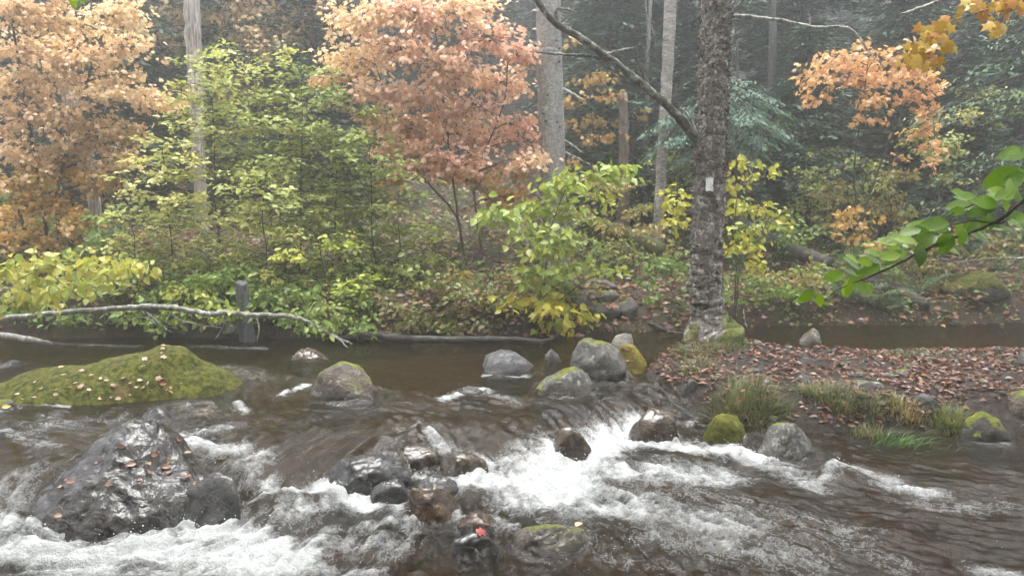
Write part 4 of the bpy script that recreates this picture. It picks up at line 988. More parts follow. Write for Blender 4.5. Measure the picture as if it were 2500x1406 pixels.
T7, b7 = tree('spruce_tree', 'thin dim trunk left of the slim pale trunk in the mist', 'tree', [(1548, -20, 14), (1552, 150, 15), (1556, 320, 16), (1560, 470, 17)], 19.0, M_DARKBARK, 6, 10, 30, .05, .02, seed=27)
T8, b8 = tree('dead_tree', 'crooked thin dead stem with forked twigs in front of the mist', 'tree', [(1588, -20, 9), (1585, 50, 10), (1582, 130, 10), (1578, 220, 11), (1576, 360, 12), (1574, 520, 12)], 15.5, M_GREYTW, 3, 8, 30, .1, .03, seed=28)
limb(T8, b8, [(1580, 60), (1578, 40), (1576, 0)], 15.5, [.02, .015, .01], M_GREYTW); limb(T8, b8, [(1590, 60), (1600, 100), (1596, 140)], 15.5, [.012, .008, .004], M_GREYTW)
T9, b9 = tree('spruce_tree', 'slender mossy trunk between the birch and the orange young maple', 'tree', [(1886, -20, 18), (1886, 120, 19), (1882, 280, 20), (1882, 430, 22), (1884, 540, 24)], 15.5, M_SPRUCE2, 6, 12, 40, .05, .02, seed=29)
T10, b10 = tree('spruce_tree', 'broad misty trunk upper right, beyond the slender mossy one', 'tree', [(1958, -20, 34), (1956, 120, 35), (1954, 260, 36), (1952, 420, 38)], 24.0, M_REDSNAG, 6, 12, 30, .05, .02, seed=30)
T11, b11 = tree('spruce_tree', 'dim trunk near the right edge behind hemlock boughs', 'tree', [(2374, -20, 18), (2374, 150, 19), (2376, 300, 20), (2378, 460, 22)], 16.5, M_SPRUCE2, 6, 12, 30, .05, .02, seed=31)
# fallen wood
def log(name, label, cat, pts, r, mat, sides=12, bump=.12, wob=.01, seed=0, subs=()):
    P = [at(x, y, Y) for x, y, Y in pts]; c = P[0]
    if not subs:
        o = tube_obj(name, P, r, mat, None, sides, len(P) * 6, wob, bump, seed, origin=c)
        return tag(o, label, cat)
    T = thing(name, label, cat, c)
    tube_obj('stem', [p - c for p in P], r, mat, T, sides, len(P) * 6, wob, bump, seed)
    for q in subs:
        tube_obj('twig', [at(x, y, Y) - c for x, y, Y in q], np.linspace(.012, .004, len(q)), mat, T, 5, len(q) * 4, .01, .1, 2)
    return T
log('fallen_branch', 'long pale branch arching over the water at left', 'branch', [(-120, 790, 9.0), (0, 778, 9.0), (140, 765, 9.05), (250, 757, 9.1), (350, 748, 9.1), (430, 752, 9.1), (500, 766, 9.1), (560, 764, 9.1), (620, 770, 9.1), (700, 772, 9.15), (750, 785, 9.2), (800, 812, 9.25), (860, 840, 9.3)], [.034, .034, .032, .032, .034, .034, .032, .032, .030, .028, .026, .022, .014], M_GREYTW, 10, .16, .02, 4,
    subs=([(350, 755, 9.1), (390, 790, 9.05), (420, 812, 9.0)], [(410, 762, 9.1), (450, 785, 9.05), (540, 800, 9.0)], [(625, 772, 9.1), (632, 800, 9.05), (628, 835, 9.0)], [(550, 766, 9.1), (545, 795, 9.1), (525, 830, 9.1)], [(240, 720, 9.4), (300, 705, 9.5), (330, 690, 9.6)], [(800, 812, 9.25), (830, 830, 9.1), (850, 850, 8.9)], [(380, 790, 9.1), (350, 775, 9.15), (320, 782, 9.2)]))
log('fallen_log', 'dark wet log lying along the far waterline', 'log', [(835, 828, 9.55), (900, 820, 9.5), (990, 826, 9.45), (1100, 829, 9.4), (1230, 828, 9.4), (1320, 833, 9.35), (1352, 826, 9.3)], [.05, .055, .048, .042, .038, .032, .015], M_LOG, 12, .12, .012, 5, subs=([(1165, 826, 9.4), (1200, 800, 9.5), (1240, 780, 9.7)], [(850, 805, 9.6), (900, 820, 9.4), (940, 836, 9.2)]))
log('fallen_branch', 'grey half sunk branch at the far left waterline', 'branch', [(-60, 815, 8.8), (10, 820, 8.75), (70, 828, 8.65), (128, 838, 8.55)], [.045, .04, .035, .015], M_GREYTW, 9, .14)
log('fallen_tree', 'dark fallen trunk slanting down the right hillside to the pool', 'log', [(1750, 500, 14.5), (1830, 565, 13.6), (1920, 605, 12.8), (2030, 645, 12.2)], [.14, .14, .13, .10], M_DARKBARK, 14, .1, .02, 6)
log('fallen_tree', 'lower fallen trunk half hidden by ferns near the pool', 'log', [(2120, 685, 11.6), (2200, 715, 11.2), (2265, 745, 10.9)], [.09, .09, .07], M_DARKBARK, 12, .1, .02, 7)
log('fallen_tree', 'mossy fallen trunk on the slope left of the slim pale trunk', 'log', [(1400, 535, 13.8), (1490, 560, 13.3), (1570, 590, 12.9), (1620, 612, 12.7)], [.12, .13, .13, .12], M_MOSSLOG, 14, .12, .02, 8)
log('fallen_tree', 'dark log end above the mossy trunk, behind the bright bush', 'log', [(1480, 410, 16), (1560, 440, 15.6), (1640, 460, 15.2)], [.13, .14, .14], M_DARKBARK, 12, .1, .02, 9)
log('stick', 'dark crooked stick lying across the leafy path', 'stick', [(1550, 772, 10.9), (1600, 795, 10.3), (1640, 810, 9.95), (1690, 816, 9.8)], [.02, .022, .018, .008], M_DARKBARK, 7, .15, .02, 3)
log('stick', 'pale twig sloping from the grassy bar into the water', 'stick', [(1992, 975, 6.75), (2025, 1010, 6.6), (2062, 1052, 6.4)], [.008, .009, .006], M_PALELIMB, 6, .1, .01, 3)
log('stick', 'bare forked stick on the bank right of the birch', 'stick', [(1815, 755, 10.9), (1820, 790, 10.7), (1832, 808, 10.6)], [.012, .012, .01], M_GREYTW, 6, .1)
log('stick', 'long dead stick leaning over the right bank', 'stick', [(2330, 640, 11.2), (2420, 632, 11.0), (2520, 630, 10.8)], [.01, .014, .016], M_GREYTW, 6, .1)
log('driftwood', 'tangle of black roots under the grass of the bar', 'driftwood', [(1905, 1012, 6.65), (1945, 990, 6.7), (1985, 985, 6.75), (2010, 1005, 6.7)], [.02, .035, .04, .02], M_LOG, 8, .2, .03, 3, subs=([(1940, 992, 6.7), (1960, 1015, 6.55), (1975, 1030, 6.5)], [(1985, 985, 6.7), (1950, 975, 6.7), (1900, 985, 6.6)]))
log('tree_stump', 'black rotten stump at the right edge of the bar', 'stump', [(2500, 925, 7.5), (2498, 890, 7.5), (2506, 862, 7.5)], [.10, .085, .06], M_LOG, 12, .25, .01, 3)

# ------------------------------------------------------------------ hemlocks
def spray_pts(q, d, length, r, n, wid, droop):
    """leafy twig points along a bough from q in direction d"""
    d = d / (np.linalg.norm(d) + 1e-9)
    s = r.uniform(.12, 1, n)
    side = np.cross(d, [0, 0, 1]); side /= np.linalg.norm(side) + 1e-9
    w = wid * (1 - .75 * s) + .04
    lat = r.uniform(-1, 1, n)
    P = q + d * (s * length)[:, None] + side * (lat * w * length)[:, None]
    P[:, 2] -= droop * length * s ** 2 + .22 * np.abs(lat) * w * length
    P += r.normal(0, .015 * length, (n, 3))
    dr = d + side * (np.sign(lat) * r.uniform(.4, 1.1, n))[:, None] + np.array([0, 0, -.35]) + r.normal(0, .22, (n, 3))
    nn = np.array([0, 0, 1.0]) + r.normal(0, .35, (n, 3))
    return P, dr, nn
NEEDLE = (np.array([(0, 0, 0), (.13, .18, 0), (.17, .55, -.03), (0, 1, -.10), (-.17, .55, -.03), (-.13, .18, 0)]), np.array([[0, 1, 2], [0, 2, 3], [0, 3, 4], [0, 4, 5]]))
HEM = [(.045, .095, .06), (.06, .115, .07), (.03, .07, .045), (.075, .125, .065)]
def hemlock_data(seed, H, rad_, dens=1.0, bare=.12, tr=.14, twig=.22):
    r = np.random.default_rng(seed)
    LP, LD, LN = [], [], []; bw = MB()
    z = H * bare
    while z < H * .98:
        f = (z - H * bare) / (H * (1 - bare)); R0 = rad_ * (1 - f) ** .75 * (0.65 + .35 * min(1, f * 6))
        for j in range(int(r.integers(4, 7))):
            a = r.uniform(0, 2 * np.pi); l = R0 * r.uniform(.6, 1.1) + .25
            d = np.array([math.cos(a), math.sin(a), .18])
            q = np.array([0, 0, z + r.uniform(-.15, .15)])
            P, dr, nn = spray_pts(q, d, l, r, int((20 + 34 * l) * dens), .36, .28)
            LP.append(P); LD.append(dr); LN.append(nn)
            V, Fc = tube([q, q + d * l * .5 + [0, 0, -.05 * l], q + d * l * .95 + [0, 0, -.28 * l]], [.02, .012, .004], 3, 3); bw.add(V, Fc)
        z += H * .028 * r.uniform(.8, 1.2)
    for j in range(14):                              # dead lower branches
        a = r.uniform(0, 2 * np.pi); l = r.uniform(.5, 1.6); q = np.array([0, 0, H * bare * r.uniform(.15, 1.2)]); d = np.array([math.cos(a), math.sin(a), .1])
        V, Fc = tube([q, q + d * l * .5, q + d * l + [0, 0, -.25 * l]], [.018, .012, .004], 3, 3); bw.add(V, Fc)
    P = np.vstack(LP); n = len(P)
    V, Fc, cc = scatter(NEEDLE, P, basis(np.vstack(LD), np.vstack(LN)), twig * r.uniform(.6, 1.3, n), pick(HEM, n, r))
    tv, tf2 = tube([(0, 0, -.3), (.02, 0, H * .4), (0, .02, H)], [tr * 1.15, tr * .8, .02], 9, 14, .02, .06, seed)
    return (np_mesh('trunk', tv, tf2, M_DARKBARK, True), np_mesh('crown', V, Fc, M_NEEDLE, False, cc), bw.mesh('dead_branch', M_TWIG))
VAR = [hemlock_data(900, 13, 2.6, 1.6, twig=.16), hemlock_data(901, 15, 2.4, 1.5, bare=.22, tr=.18, twig=.17), hemlock_data(902, 9, 2.2, 1.6, bare=.06, tr=.10, twig=.15), hemlock_data(903, 16, 2.6, 1.5, bare=.30, tr=.20, twig=.17), hemlock_data(904, 5, 1.5, bare=.04, tr=.06, twig=.15)]
def place_hemlock(i, x, y, v, s, rz, label, group):
    T = thing('hemlock_tree', label, 'tree', (x, y, gz(x, y)), group)
    T.rotation_euler = (0, 0, rz); T.scale = (s, s, s)
    for me, nm in zip(VAR[v], ('trunk', 'crown', 'dead_branch')):
        o = link(nm, me, T)
        if nm == 'dead_branch': o['kind'] = 'stuff'
rh = random.Random(31); pts = []
tries = 0
while len(pts) < 158 and tries < 9000:
    tries += 1
    y = 16.5 + 42 * rh.random() ** 1.25; x = rh.uniform(-1.08, 1.08) * y
    if y < 21 and -3.6 < x < 2.0: continue
    if any((x - a) ** 2 + (y - b_) ** 2 < (1.1 + .022 * y) ** 2 for a, b_, _ in pts): continue
    pts.append((x, y, rh.choice([0, 1, 2, 3, 0, 2, 4] if y < 26 else [0, 1, 3, 2])))
for i, (x, y, v) in enumerate(pts):
    lab = 'dark hemlock far back in the misty woods' if y > 26 else 'dark green hemlock just behind the bank trees'
    place_hemlock(i, x, y, v, rh.uniform(.8, 1.25), rh.uniform(0, 6.28), lab, 'background hemlocks in the mist')
# unseen near bank greenery added over and behind the viewpoint to shade the stream
n_ = 13500
P = np.stack([rng.uniform(-11, 11, n_), rng.uniform(-7, 5.6, n_), rng.uniform(5.2, 10.5, n_)], 1)
P = P[fbm(P[:, 0] * .35, P[:, 1] * .35, P[:, 2] * .35, 3) > -.12]; n_ = len(P)
V, Fc, cc = scatter(OVATE, P, basis(rng.normal(0, 1, (n_, 3)) * [1, 1, .3], rng.normal(0, .35, (n_, 3)) + [0, 0, 1]), rng.uniform(.22, .36, n_), pick(GREEN + YEL, n_, rng))
V_, F_, C_ = [], [], []; nv_ = 0  # added evergreen wall behind the viewpoint, keeps low sky light off rock fronts
for i in range(30):
    me = VAR[4][1]
    v = np.empty(len(me.vertices) * 3, np.float32); me.vertices.foreach_get('co', v); v = v.reshape(-1, 3) * rh.uniform(1.5, 1.95)
    f = np.empty(len(me.loops), np.int32); me.loops.foreach_get('vertex_index', f); f = f.reshape(-1, 3)
    a = rh.uniform(0, 6.28); x, y = -17 + i * 1.17, -4.6 - (1.8 if i % 2 else 0) - rh.uniform(0, .6)
    V_.append(np.stack([v[:, 0] * math.cos(a) - v[:, 1] * math.sin(a) + x, v[:, 0] * math.sin(a) + v[:, 1] * math.cos(a) + y, v[:, 2] + .1], 1)); F_.append(f + nv_); nv_ += len(v)
    C_.append(np.tile((.03, .055, .03), (len(v), 1)))
tag(link('shade_woods', np_mesh('shade_woods', np.vstack(V_), np.vstack(F_), M_NEEDLE, False, np.vstack(C_))), 'unseen dark evergreens added behind the viewpoint to block front light', None, None, 'stuff')
can = np_mesh('shade_canopy', V, Fc, M_LEAF, True, cc)
tag(link('shade_canopy', can), 'unseen leaf canopy added overhead to shade the near stream', None, None, 'stuff')
for i, (px, Y, s_, v_, lab) in enumerate([(1480, 16.0, 1.1, 4, 'young hemlock in the gap between the grey spruce and the slim pale trunk'), (1700, 15.2, .9, 4, 'young hemlock right behind the blazed birch'), (1960, 15.0, .85, 4, 'young hemlock left of the orange topped young maple'), (2180, 16.0, 1.2, 4, 'young hemlock behind the orange topped young maple'), (2330, 14.6, .8, 4, 'young hemlock between the young maple and the right edge'), (2470, 15.5, 1.25, 4, 'young hemlock at the right edge of the hillside'), (330, 16.5, 1.2, 4, 'young hemlock in the dark gap right of the orange maple'), (760, 17.0, 1.1, 4, 'young hemlock between the thicket and the pink maple')]):
    p = at(px, 500, Y); place_hemlock(i, p.x, p.y, v_, s_, i * 1.3, lab, 'young hemlocks behind the bank')
def boughs(name, label, cat, base, list_, twig, pal, n_per, trunk=None, wood=M_TWIG, seed=0, wid=.34):
    """hemlock seen close: every bough a part"""
    r = np.random.default_rng(seed); b = np.array(base)
    T = thing(name, label, cat, base)
    if trunk: tube_obj('trunk', [Vector(p) - Vector(base) for p in trunk[0]], trunk[1], M_DARKBARK, T, 12, 30, .01, .06, 1)
    for (p, q) in list_:
        p = np.array(p); q = np.array(q); d = q - p; l = np.linalg.norm(d)
        V1, F1 = tube([p - b, (p + q) / 2 - b + [0, 0, .06 * l], q - b], [.014, .009, .003], 5, 8, .01)
        bo = link('bough', np_mesh('bough', V1, F1, wood, True), T)
        P, dr, nn = spray_pts(p + [0, 0, .03], d, l, r, int(n_per * l), wid, .02)
        V, Fc, cc = scatter(NEEDLE, P - b, basis(dr, nn), twig * r.uniform(.6, 1.3, len(P)), pick(pal, len(P), r))
        tag(link('needle_spray', np_mesh('needle_spray', V, Fc, M_NEEDLE, False, cc), bo), None, None, None, 'stuff')
    return T
TEAL = [(.055, .115, .075), (.075, .14, .09), (.04, .085, .06), (.085, .15, .085)]
rb = random.Random(77)
YH = 13.6; tb_ = at(1800, 600, YH); tb_.z = gz(tb_.x, tb_.y)
L = []
for (x0, y0, x1, y1, dy) in [(1800, 215, 1600, 300, -.6), (1800, 230, 1560, 330, -.2), (1800, 250, 1620, 350, -.9), (1800, 210, 1900, 250, -.7), (1800, 225, 1960, 300, -.3), (1800, 250, 1930, 330, -.8), (1800, 280, 1880, 360, -1.0), (1800, 290, 1960, 360, -.2), (1800, 270, 1690, 390, -.6), (1800, 300, 1850, 400, -.9), (1800, 240, 1840, 300, -1.2), (1800, 190, 1700, 240, -.8), (1800, 200, 1860, 225, .4), (1800, 320, 1640, 400, -.4), (1800, 330, 1900, 410, .0), (1800, 260, 1580, 380, .3)]:
    L.append((at(x0, y0, YH), at(x1, y1, YH + dy)))
boughs('hemlock_tree', 'blue green young hemlock with drooping feathery boughs behind the birch', 'tree', tb_, L, .085, TEAL, 260, ([tb_ - Vector((0, 0, .1)), at(1800, 300, YH), at(1800, 100, YH)], [.06, .045, .02]), seed=3)
YH = 9.6; tb_ = at(2760, 600, YH); tb_.z = gz(tb_.x, tb_.y)
L = []
for (x0, y0, x1, y1, dy) in [(2740, 60, 2330, 190, -.3), (2740, 150, 2240, 290, -.6), (2740, 170, 2300, 260, .2), (2740, 220, 2200, 300, -.1), (2740, 290, 2360, 390, -.5), (2740, 20, 2400, 110, -.4), (2740, 330, 2250, 440, .6), (2740, 400, 2210, 500, .9), (2740, 430, 2240, 520, .3), (2740, -30, 2440, 60, .2)]:
    L.append((at(x0, y0, YH), at(x1, y1, YH + dy)))
boughs('hemlock_tree', 'hemlock outside the right edge reaching in with thin dark boughs', 'tree', tb_, L, .07, [(.05, .095, .04), (.07, .12, .045), (.035, .07, .035)], 85, ([tb_ - Vector((0, 0, .1)), at(2760, 300, YH), at(2770, -200, YH)], [.14, .12, .10]), seed=4, wid=.22)

# ------------------------------------------------------------------ branches close to the camera
def leaf_objects(T, b, items, Y, me_by, length_scale=1.0, r=random.Random(3)):
    for (x, y, lpx, ang, tilt, roll, ci) in items:
        p = at(x, y, Y + r.uniform(-.10, .10)); L_ = lpx * length_scale * Y / F
        a = math.radians(ang)
        dirv = np.array([[math.cos(a), .35 * math.sin(r.uniform(-1, 1)), -math.sin(a)]])
        nor = np.array([[math.sin(roll) * .8, -math.cos(tilt), math.sin(tilt)]])
        B = basis(dirv, nor)[0] * L_
        ob = bpy.data.objects.new('leaf', me_by[ci]); COL.objects.link(ob); ob.parent = T
        ob.matrix_basis = Matrix(np.vstack([np.hstack([B, np.array(p - b)[:, None]]), [0, 0, 0, 1]]).tolist())
YF = 2.9
bb0 = at(2620, 480, YF)
T = thing('beech_branch', 'wet green beech branch reaching in close from the right edge', 'branch', bb0)
tube_obj('stem', [at(x, y, YF) - bb0 for x, y in [(4200, -250), (3300, 160), (2620, 420), (2500, 490), (2440, 535), (2380, 565), (2310, 585), (2240, 620), (2170, 655), (2100, 685), (2050, 705), (2010, 735)]], [.022, .015, .009, .008, .007, .006, .0055, .005, .004, .003, .002, .0012], M_TWIG, T, 7, 40, .006, .1)
tube_obj('stem', [at(x, y, YF + .05) - bb0 for x, y in [(2560, 400), (2510, 440), (2440, 470), (2360, 505), (2310, 530)]], [.006, .005, .004, .003, .0015], M_TWIG, T, 6, 20, .005, .1)
tube_obj('stem', [at(x, y, YF + .03) - bb0 for x, y in [(2560, 520), (2490, 520), (2440, 545), (2370, 540), (2290, 555), (2200, 575)]], [.004, .004, .0035, .003, .002, .001], M_TWIG, T, 6, 20, .005, .1)
BC = [(.17, .33, .015), (.12, .25, .014), (.25, .40, .018), (.065, .15, .025)]
BM = [np_mesh('leaf', np.array(BEECH_V), BEECH_F, M_BEECH, True, np.tile(np.array(c), (len(BEECH_V), 1))) for c in BC]
SH = .85   # leaves lying flatter reflect the sky
items = [(1990, 712, 62, 150, .35, .2, 0), (2000, 715, 50, 80, .5, -.2, 2), (2060, 668, 78, 168, .4, .3, 0), (2062, 660, 60, 20, .9, .3, 3), (2080, 690, 52, 115, .2, .2, 2), (2105, 690, 52, 45, .3, .2, 2), (2100, 655, 70, 215, SH, .1, 1),
         (2150, 650, 80, 165, .45, .4, 0), (2150, 640, 70, 200, .8, .2, 3), (2200, 610, 70, 130, SH, .1, 1), (2215, 620, 80, 180, .5, .4, 0), (2230, 590, 85, 195, .6, .3, 0), (2250, 600, 70, 100, SH, .0, 3), (2290, 575, 80, 150, SH, .1, 1), (2300, 590, 90, 30, .9, .4, 3), (2290, 560, 95, 190, .5, .4, 0),
         (2320, 545, 90, 178, .4, .2, 1), (2330, 575, 75, 120, .5, .3, 1), (2340, 540, 60, 95, .4, .3, 2), (2370, 570, 62, 25, SH + .1, .0, 3), (2400, 545, 85, 160, .5, .2, 0), (2430, 555, 75, 12, SH + .15, .0, 3), (2480, 545, 70, 10, SH, .1, 3), (2440, 500, 90, 190, .4, .4, 0), (2420, 500, 80, 150, .6, .2, 1),
         (2450, 480, 60, 60, .3, .2, 2), (2380, 500, 90, 175, .5, .3, 1), (2470, 440, 70, 80, .2, .4, 2), (2490, 410, 120, 150, .4, .4, 0), (2500, 400, 80, 20, SH, .1, 3), (2440, 470, 70, 140, 1.0, .1, 3), (2510, 370, 100, 170, .5, .2, 1), (2480, 470, 80, 170, .5, .3, 0), (2520, 430, 90, 190, .5, .2, 0), (2250, 560, 70, 170, .7, .2, 1), (2360, 480, 60, 200, .5, .2, 0), (2180, 585, 50, 175, .8, .2, 1), (2120, 655, 60, 150, .7, .3, 0), (2500, 520, 70, 160, .5, .2, 1), (2405, 525, 60, 100, .4, .2, 2)]
items += [(x + R.uniform(-22, 22), y + R.uniform(-16, 16), R.uniform(55, 75), a + R.uniform(-25, 25), t, ro, R.randrange(3)) for x, y, l, a, t, ro, c in items[4:]]
leaf_objects(T, bb0, items, YF, BM, .74)
YM = 5.0
mb0 = at(2640, -60, YM)
T = thing('maple_branch', 'yellow maple spray hanging in at the upper right corner', 'branch', mb0)
tube_obj('stem', [at(x, y, YM) - mb0 for x, y in [(3400, -420), (2640, -80), (2500, -10), (2390, 30), (2320, 55), (2265, 95), (2240, 130)]], [.018, .010, .008, .006, .005, .003, .0015], M_GREYTW, T, 7, 28, .008, .1)
tube_obj('stem', [at(x, y, YM) - mb0 for x, y in [(2600, -50), (2490, 10), (2450, 40), (2430, 60)]], [.006, .004, .003, .0015], M_GREYTW, T, 6, 14, .006, .1)
MC = [(.62, .36, .035), (.66, .44, .06), (.58, .28, .05), (.50, .36, .05)]
MM = [np_mesh('leaf', MAPLE[0], MAPLE[1], M_WET, True, np.tile(np.array(c), (len(MAPLE[0]), 1))) for c in MC]
rm = random.Random(9); items = []
for (x, y, n, sx, sy) in [(2370, 15, 7, 30, 12), (2300, 50, 6, 22, 14), (2265, 70, 8, 22, 18), (2250, 110, 10, 22, 20), (2230, 145, 8, 24, 14), (2270, 140, 6, 20, 14), (2310, 100, 4, 14, 10), (2290, 85, 4, 20, 8), (2440, 15, 9, 34, 14), (2430, 60, 7, 18, 14), (2470, 5, 6, 26, 10), (2390, 5, 4, 20, 10)]:
    for _ in range(int(n * 1.6)): items.append((x + rm.gauss(0, sx * .7), y + rm.gauss(0, sy * .8), rm.uniform(17, 34), rm.uniform(20, 160), rm.uniform(.1, .9), rm.uniform(-.6, .6), rm.randrange(4)))
leaf_objects(T, mb0, items, YM, MM)
tube = tube
lb = at(2330, -20, 6.0)
o = tube_obj('bare_branch', [at(x, y, 6.0) for x, y in [(2330, -15), (2290, 5), (2240, 22), (2198, 36)]], [.014, .014, .012, .007], M_PALELIMB, None, 8, 20, .008, .2, 3, origin=lb)
tag(o, 'lichen covered bare branch tip hanging at the top right', 'branch')
gb = at(185, -30, 4.0)
T = thing('beech_branch', 'tip of a green leafy twig dipping in at the top left', 'branch', gb)
tube_obj('stem', [Vector((0, 0, 0)), at(180, -10, 4.0) - gb], [.003, .0015], M_TWIG, T, 5, 4)
leaf_objects(T, gb, [(172, -22, 40, 85, .3, .2, 2), (190, -18, 34, 60, .4, .2, 0)], 4.0, BM)

# ------------------------------------------------------------------ fallen leaves
def place_leaf(key, px, py, size, col, mat, label, group, tmpl, nm='fallen_leaf', r=rng, cache={}):
    d = ray(px, py)
    if key == 'bar':
        p = ground_hit(px, py, 5.5, 12); nrm = Vector((0, 0, 1))
    else:
        h = ROCKS[key][1].ray_cast(Vector((0, 0, CAMZ)), d)
        if h[0] is None: return
        p, nrm = h[0], h[1]
    ck = (tuple(col), tmpl[0].shape[0])
    if ck not in cache: cache[ck] = np_mesh(nm, tmpl[0], tmpl[1], mat, True, np.tile(np.array(col), (len(tmpl[0]), 1)))
    a = r.uniform(0, 2 * np.pi)
    B = basis(np.array([[math.cos(a), math.sin(a), 0.0]]), np.array([list(nrm)]) + r.normal(0, .12, (1, 3)))[0] * size
    o = bpy.data.objects.new(nm, cache[ck]); COL.objects.link(o)
    o.matrix_basis = Matrix(np.vstack([np.hstack([B, (np.array(p) + np.array(nrm) * .012)[:, None]]), [0, 0, 0, 1]]).tolist())
    tag(o, label, 'leaf', group)
PALEL = [(.36, .25, .17), (.42, .33, .24), (.30, .17, .11), (.24, .09, .06), (.36, .20, .14)]
for (x, y) in [(335, 928), (360, 935), (300, 925), (270, 938), (200, 945), (140, 955), (130, 960), (80, 970), (240, 925), (390, 940), (405, 955), (415, 958), (310, 965), (300, 970), (330, 945), (350, 945), (380, 928), (55, 975), (50, 965), (175, 948), (240, 975), (390, 860), (400, 850), (392, 845), (405, 872), (348, 895), (210, 908), (230, 918), (120, 885), (145, 900), (150, 915), (250, 930), (280, 945), (420, 945), (455, 845), (190, 935), (160, 930), (100, 950), (345, 880), (270, 970), (315, 935), (220, 950), (365, 955), (85, 935), (440, 935)]:
    place_leaf('moss', x + R.uniform(-4, 4), y + R.uniform(-3, 3), R.uniform(.038, .062), PALEL[R.randrange(5)], M_WET, 'pale fallen leaf lying on the green mossy boulder', 'leaves on the mossy boulder', OVATE if R.random() < .7 else MAPLE)
BROWNL = [(.24, .12, .08), (.32, .17, .10), (.20, .09, .06), (.36, .22, .13)]
for (x, y) in [(382, 1100), (368, 1113), (333, 1132), (355, 1131), (418, 1128), (395, 1143), (408, 1160), (446, 1108), (470, 1134), (362, 1150), (345, 1175), (258, 1182), (165, 1170), (185, 1178), (440, 1165), (480, 1180), (155, 1258), (235, 1132), (432, 1078), (305, 1090), (462, 1160), (150, 1192), (470, 1085)]:
    place_leaf('big', x, y, R.uniform(.04, .06), BROWNL[R.randrange(4)], M_WET, 'wet brown leaf stuck to the huge dark boulder', 'leaves on the dark boulder', OVATE)
place_leaf("r26", 1166, 1302, .06, (.32, .03, .025), M_WET, 'bright red maple leaf on the dark slate wedge', None, MAPLE)
place_leaf('r27', 1350, 1268, .065, (.68, .24, .03), M_WET, 'bright orange leaf on the low mossy rock', None, OVATE)
place_leaf('r27', 1405, 1288, .07, (.60, .40, .26), M_WET, 'pale tan leaf on the low mossy rock', None, OVATE)
place_leaf('r30', 6, 995, .06, (.65, .40, .04), M_WET, 'yellow leaf stuck to the grey rock at the left edge', None, OVATE)
for i in range(14):
    place_leaf('r5b', R.uniform(1500, 1560), R.uniform(850, 890), .05, RUST[i % 5], M_WET, 'brown leaf caught on the yellow green mossy rock', 'leaves on the mossy rock by the bar', OVATE)
for kk, x0, x1, y0, y1 in (('s1', 1450, 1505, 742, 756), ('s4', 1420, 1500, 706, 722), ('s5', 1430, 1505, 680, 696)):
    for i in range(10):
        place_leaf(kk, R.uniform(x0, x1), R.uniform(y0, y1), .07, (.38, .16, .10) if i % 2 else (.30, .12, .08), M_WET, 'russet leaf lying on the stone steps of the path', 'leaves on the steps', OVATE)
LITTER = RUST + [(.10, .045, .04), (.20, .08, .07), (.36, .21, .12), (.12, .055, .045), (.38, .16, .06)]
def litter(nm, lab, X, Y, size, pal, tm, mat, tiltn=.30, lift=.012, kind='stuff'):
    n = len(X); Z = ground(X, Y)
    e = .05; gxn = -(ground(X + e, Y) - ground(X - e, Y)) / (2 * e); gyn = -(ground(X, Y + e) - ground(X, Y - e)) / (2 * e)
    nn = np.stack([gxn, gyn, np.ones(n)], 1) + rng.normal(0, tiltn, (n, 3))
    a = rng.uniform(0, 2 * np.pi, n)
    B = basis(np.stack([np.cos(a), np.sin(a), rng.normal(0, .15, n)], 1), nn)
    V, Fc, cc = scatter(tm, np.stack([X, Y, Z + lift + rng.uniform(0, .012, n)], 1), B, size * rng.uniform(.45, 1.5, n), pick(pal, n, rng))
    tag(link(nm, np_mesh(nm, V, Fc, mat, False, cc)), lab, None, None, kind)
# individual leaves near the front of the bar
cnt = 0
while cnt < 170:
    x = R.uniform(1600, 2500); y = R.uniform(885, 1035) if x > 1700 else R.uniform(890, 960)
    p = ground_hit(x, y, 5.5, 12)
    if p.z < .0: continue
    cnt += 1
    place_leaf('bar', x, y, R.uniform(.035, .075), LITTER[R.randrange(len(LITTER))], M_WET, 'russet fallen leaf lying loose on the gravel bar', 'loose leaves on the bar', OVATE if R.random() < .6 else MAPLE)
X = rng.uniform(1.1, 6.5, 14000); Y = rng.uniform(6.2, 9.3, 14000); t_ = np.minimum(np.minimum(Y - np.interp(X, *BARL), np.interp(X, *BARU) - Y), (X - 1.12) * .9)
k_ = (t_ > .05) & (ground(X, Y) > level(X, Y) + .02) & (rng.random(14000) < np.clip(.5 + 1.1 * fbm(X * 1.8, Y * 1.8, 2, 4), .06, 1))
litter('leaf_litter', 'russet wet leaf litter covering the gravel bar', X[k_], Y[k_], .05, LITTER + [(.05, .03, .025), (.07, .035, .028), (.09, .06, .045)], (OVATE[0] * [.8, 1, 1.6], OVATE[1]), M_WET, .5)
n_ = 16000; Y = 9.6 + 14 * rng.random(n_) ** 1.7; X = rng.uniform(-.75, .75, n_) * Y
tt = Y - np.interp(X, BX, BY); k_ = tt > np.where(X < -2.2, .75, .12)
litter('hillside_litter', 'brown and russet leaf litter on the wooded hillside', X[k_], Y[k_], .095, LITTER + [(.34, .2, .12), (.10, .05, .035)], DIAMOND, M_WET, .45, .02)
mb = MB()
for i in range(90):
    x, y = rng.uniform(1.3, 5.5), rng.uniform(6.7, 9.0); l = rng.uniform(.06, .3); a = rng.uniform(0, 6.28); q = Vector((x, y, gz(x, y) + .012)); e_ = Vector((x + l * math.cos(a), y + l * math.sin(a), 0)); e_.z = gz(e_.x, e_.y) + .02
    V, Fc = tube([q, (q + e_) / 2 + Vector((0, 0, .015)), e_], [.004, .0035, .0015], 4, 4, .006, 0, i); mb.add(V, Fc)
tag(link('twig_litter', mb.mesh('twig_litter', M_TWIG)), 'small dead twigs scattered among the leaves of the bar', None, None, 'stuff')
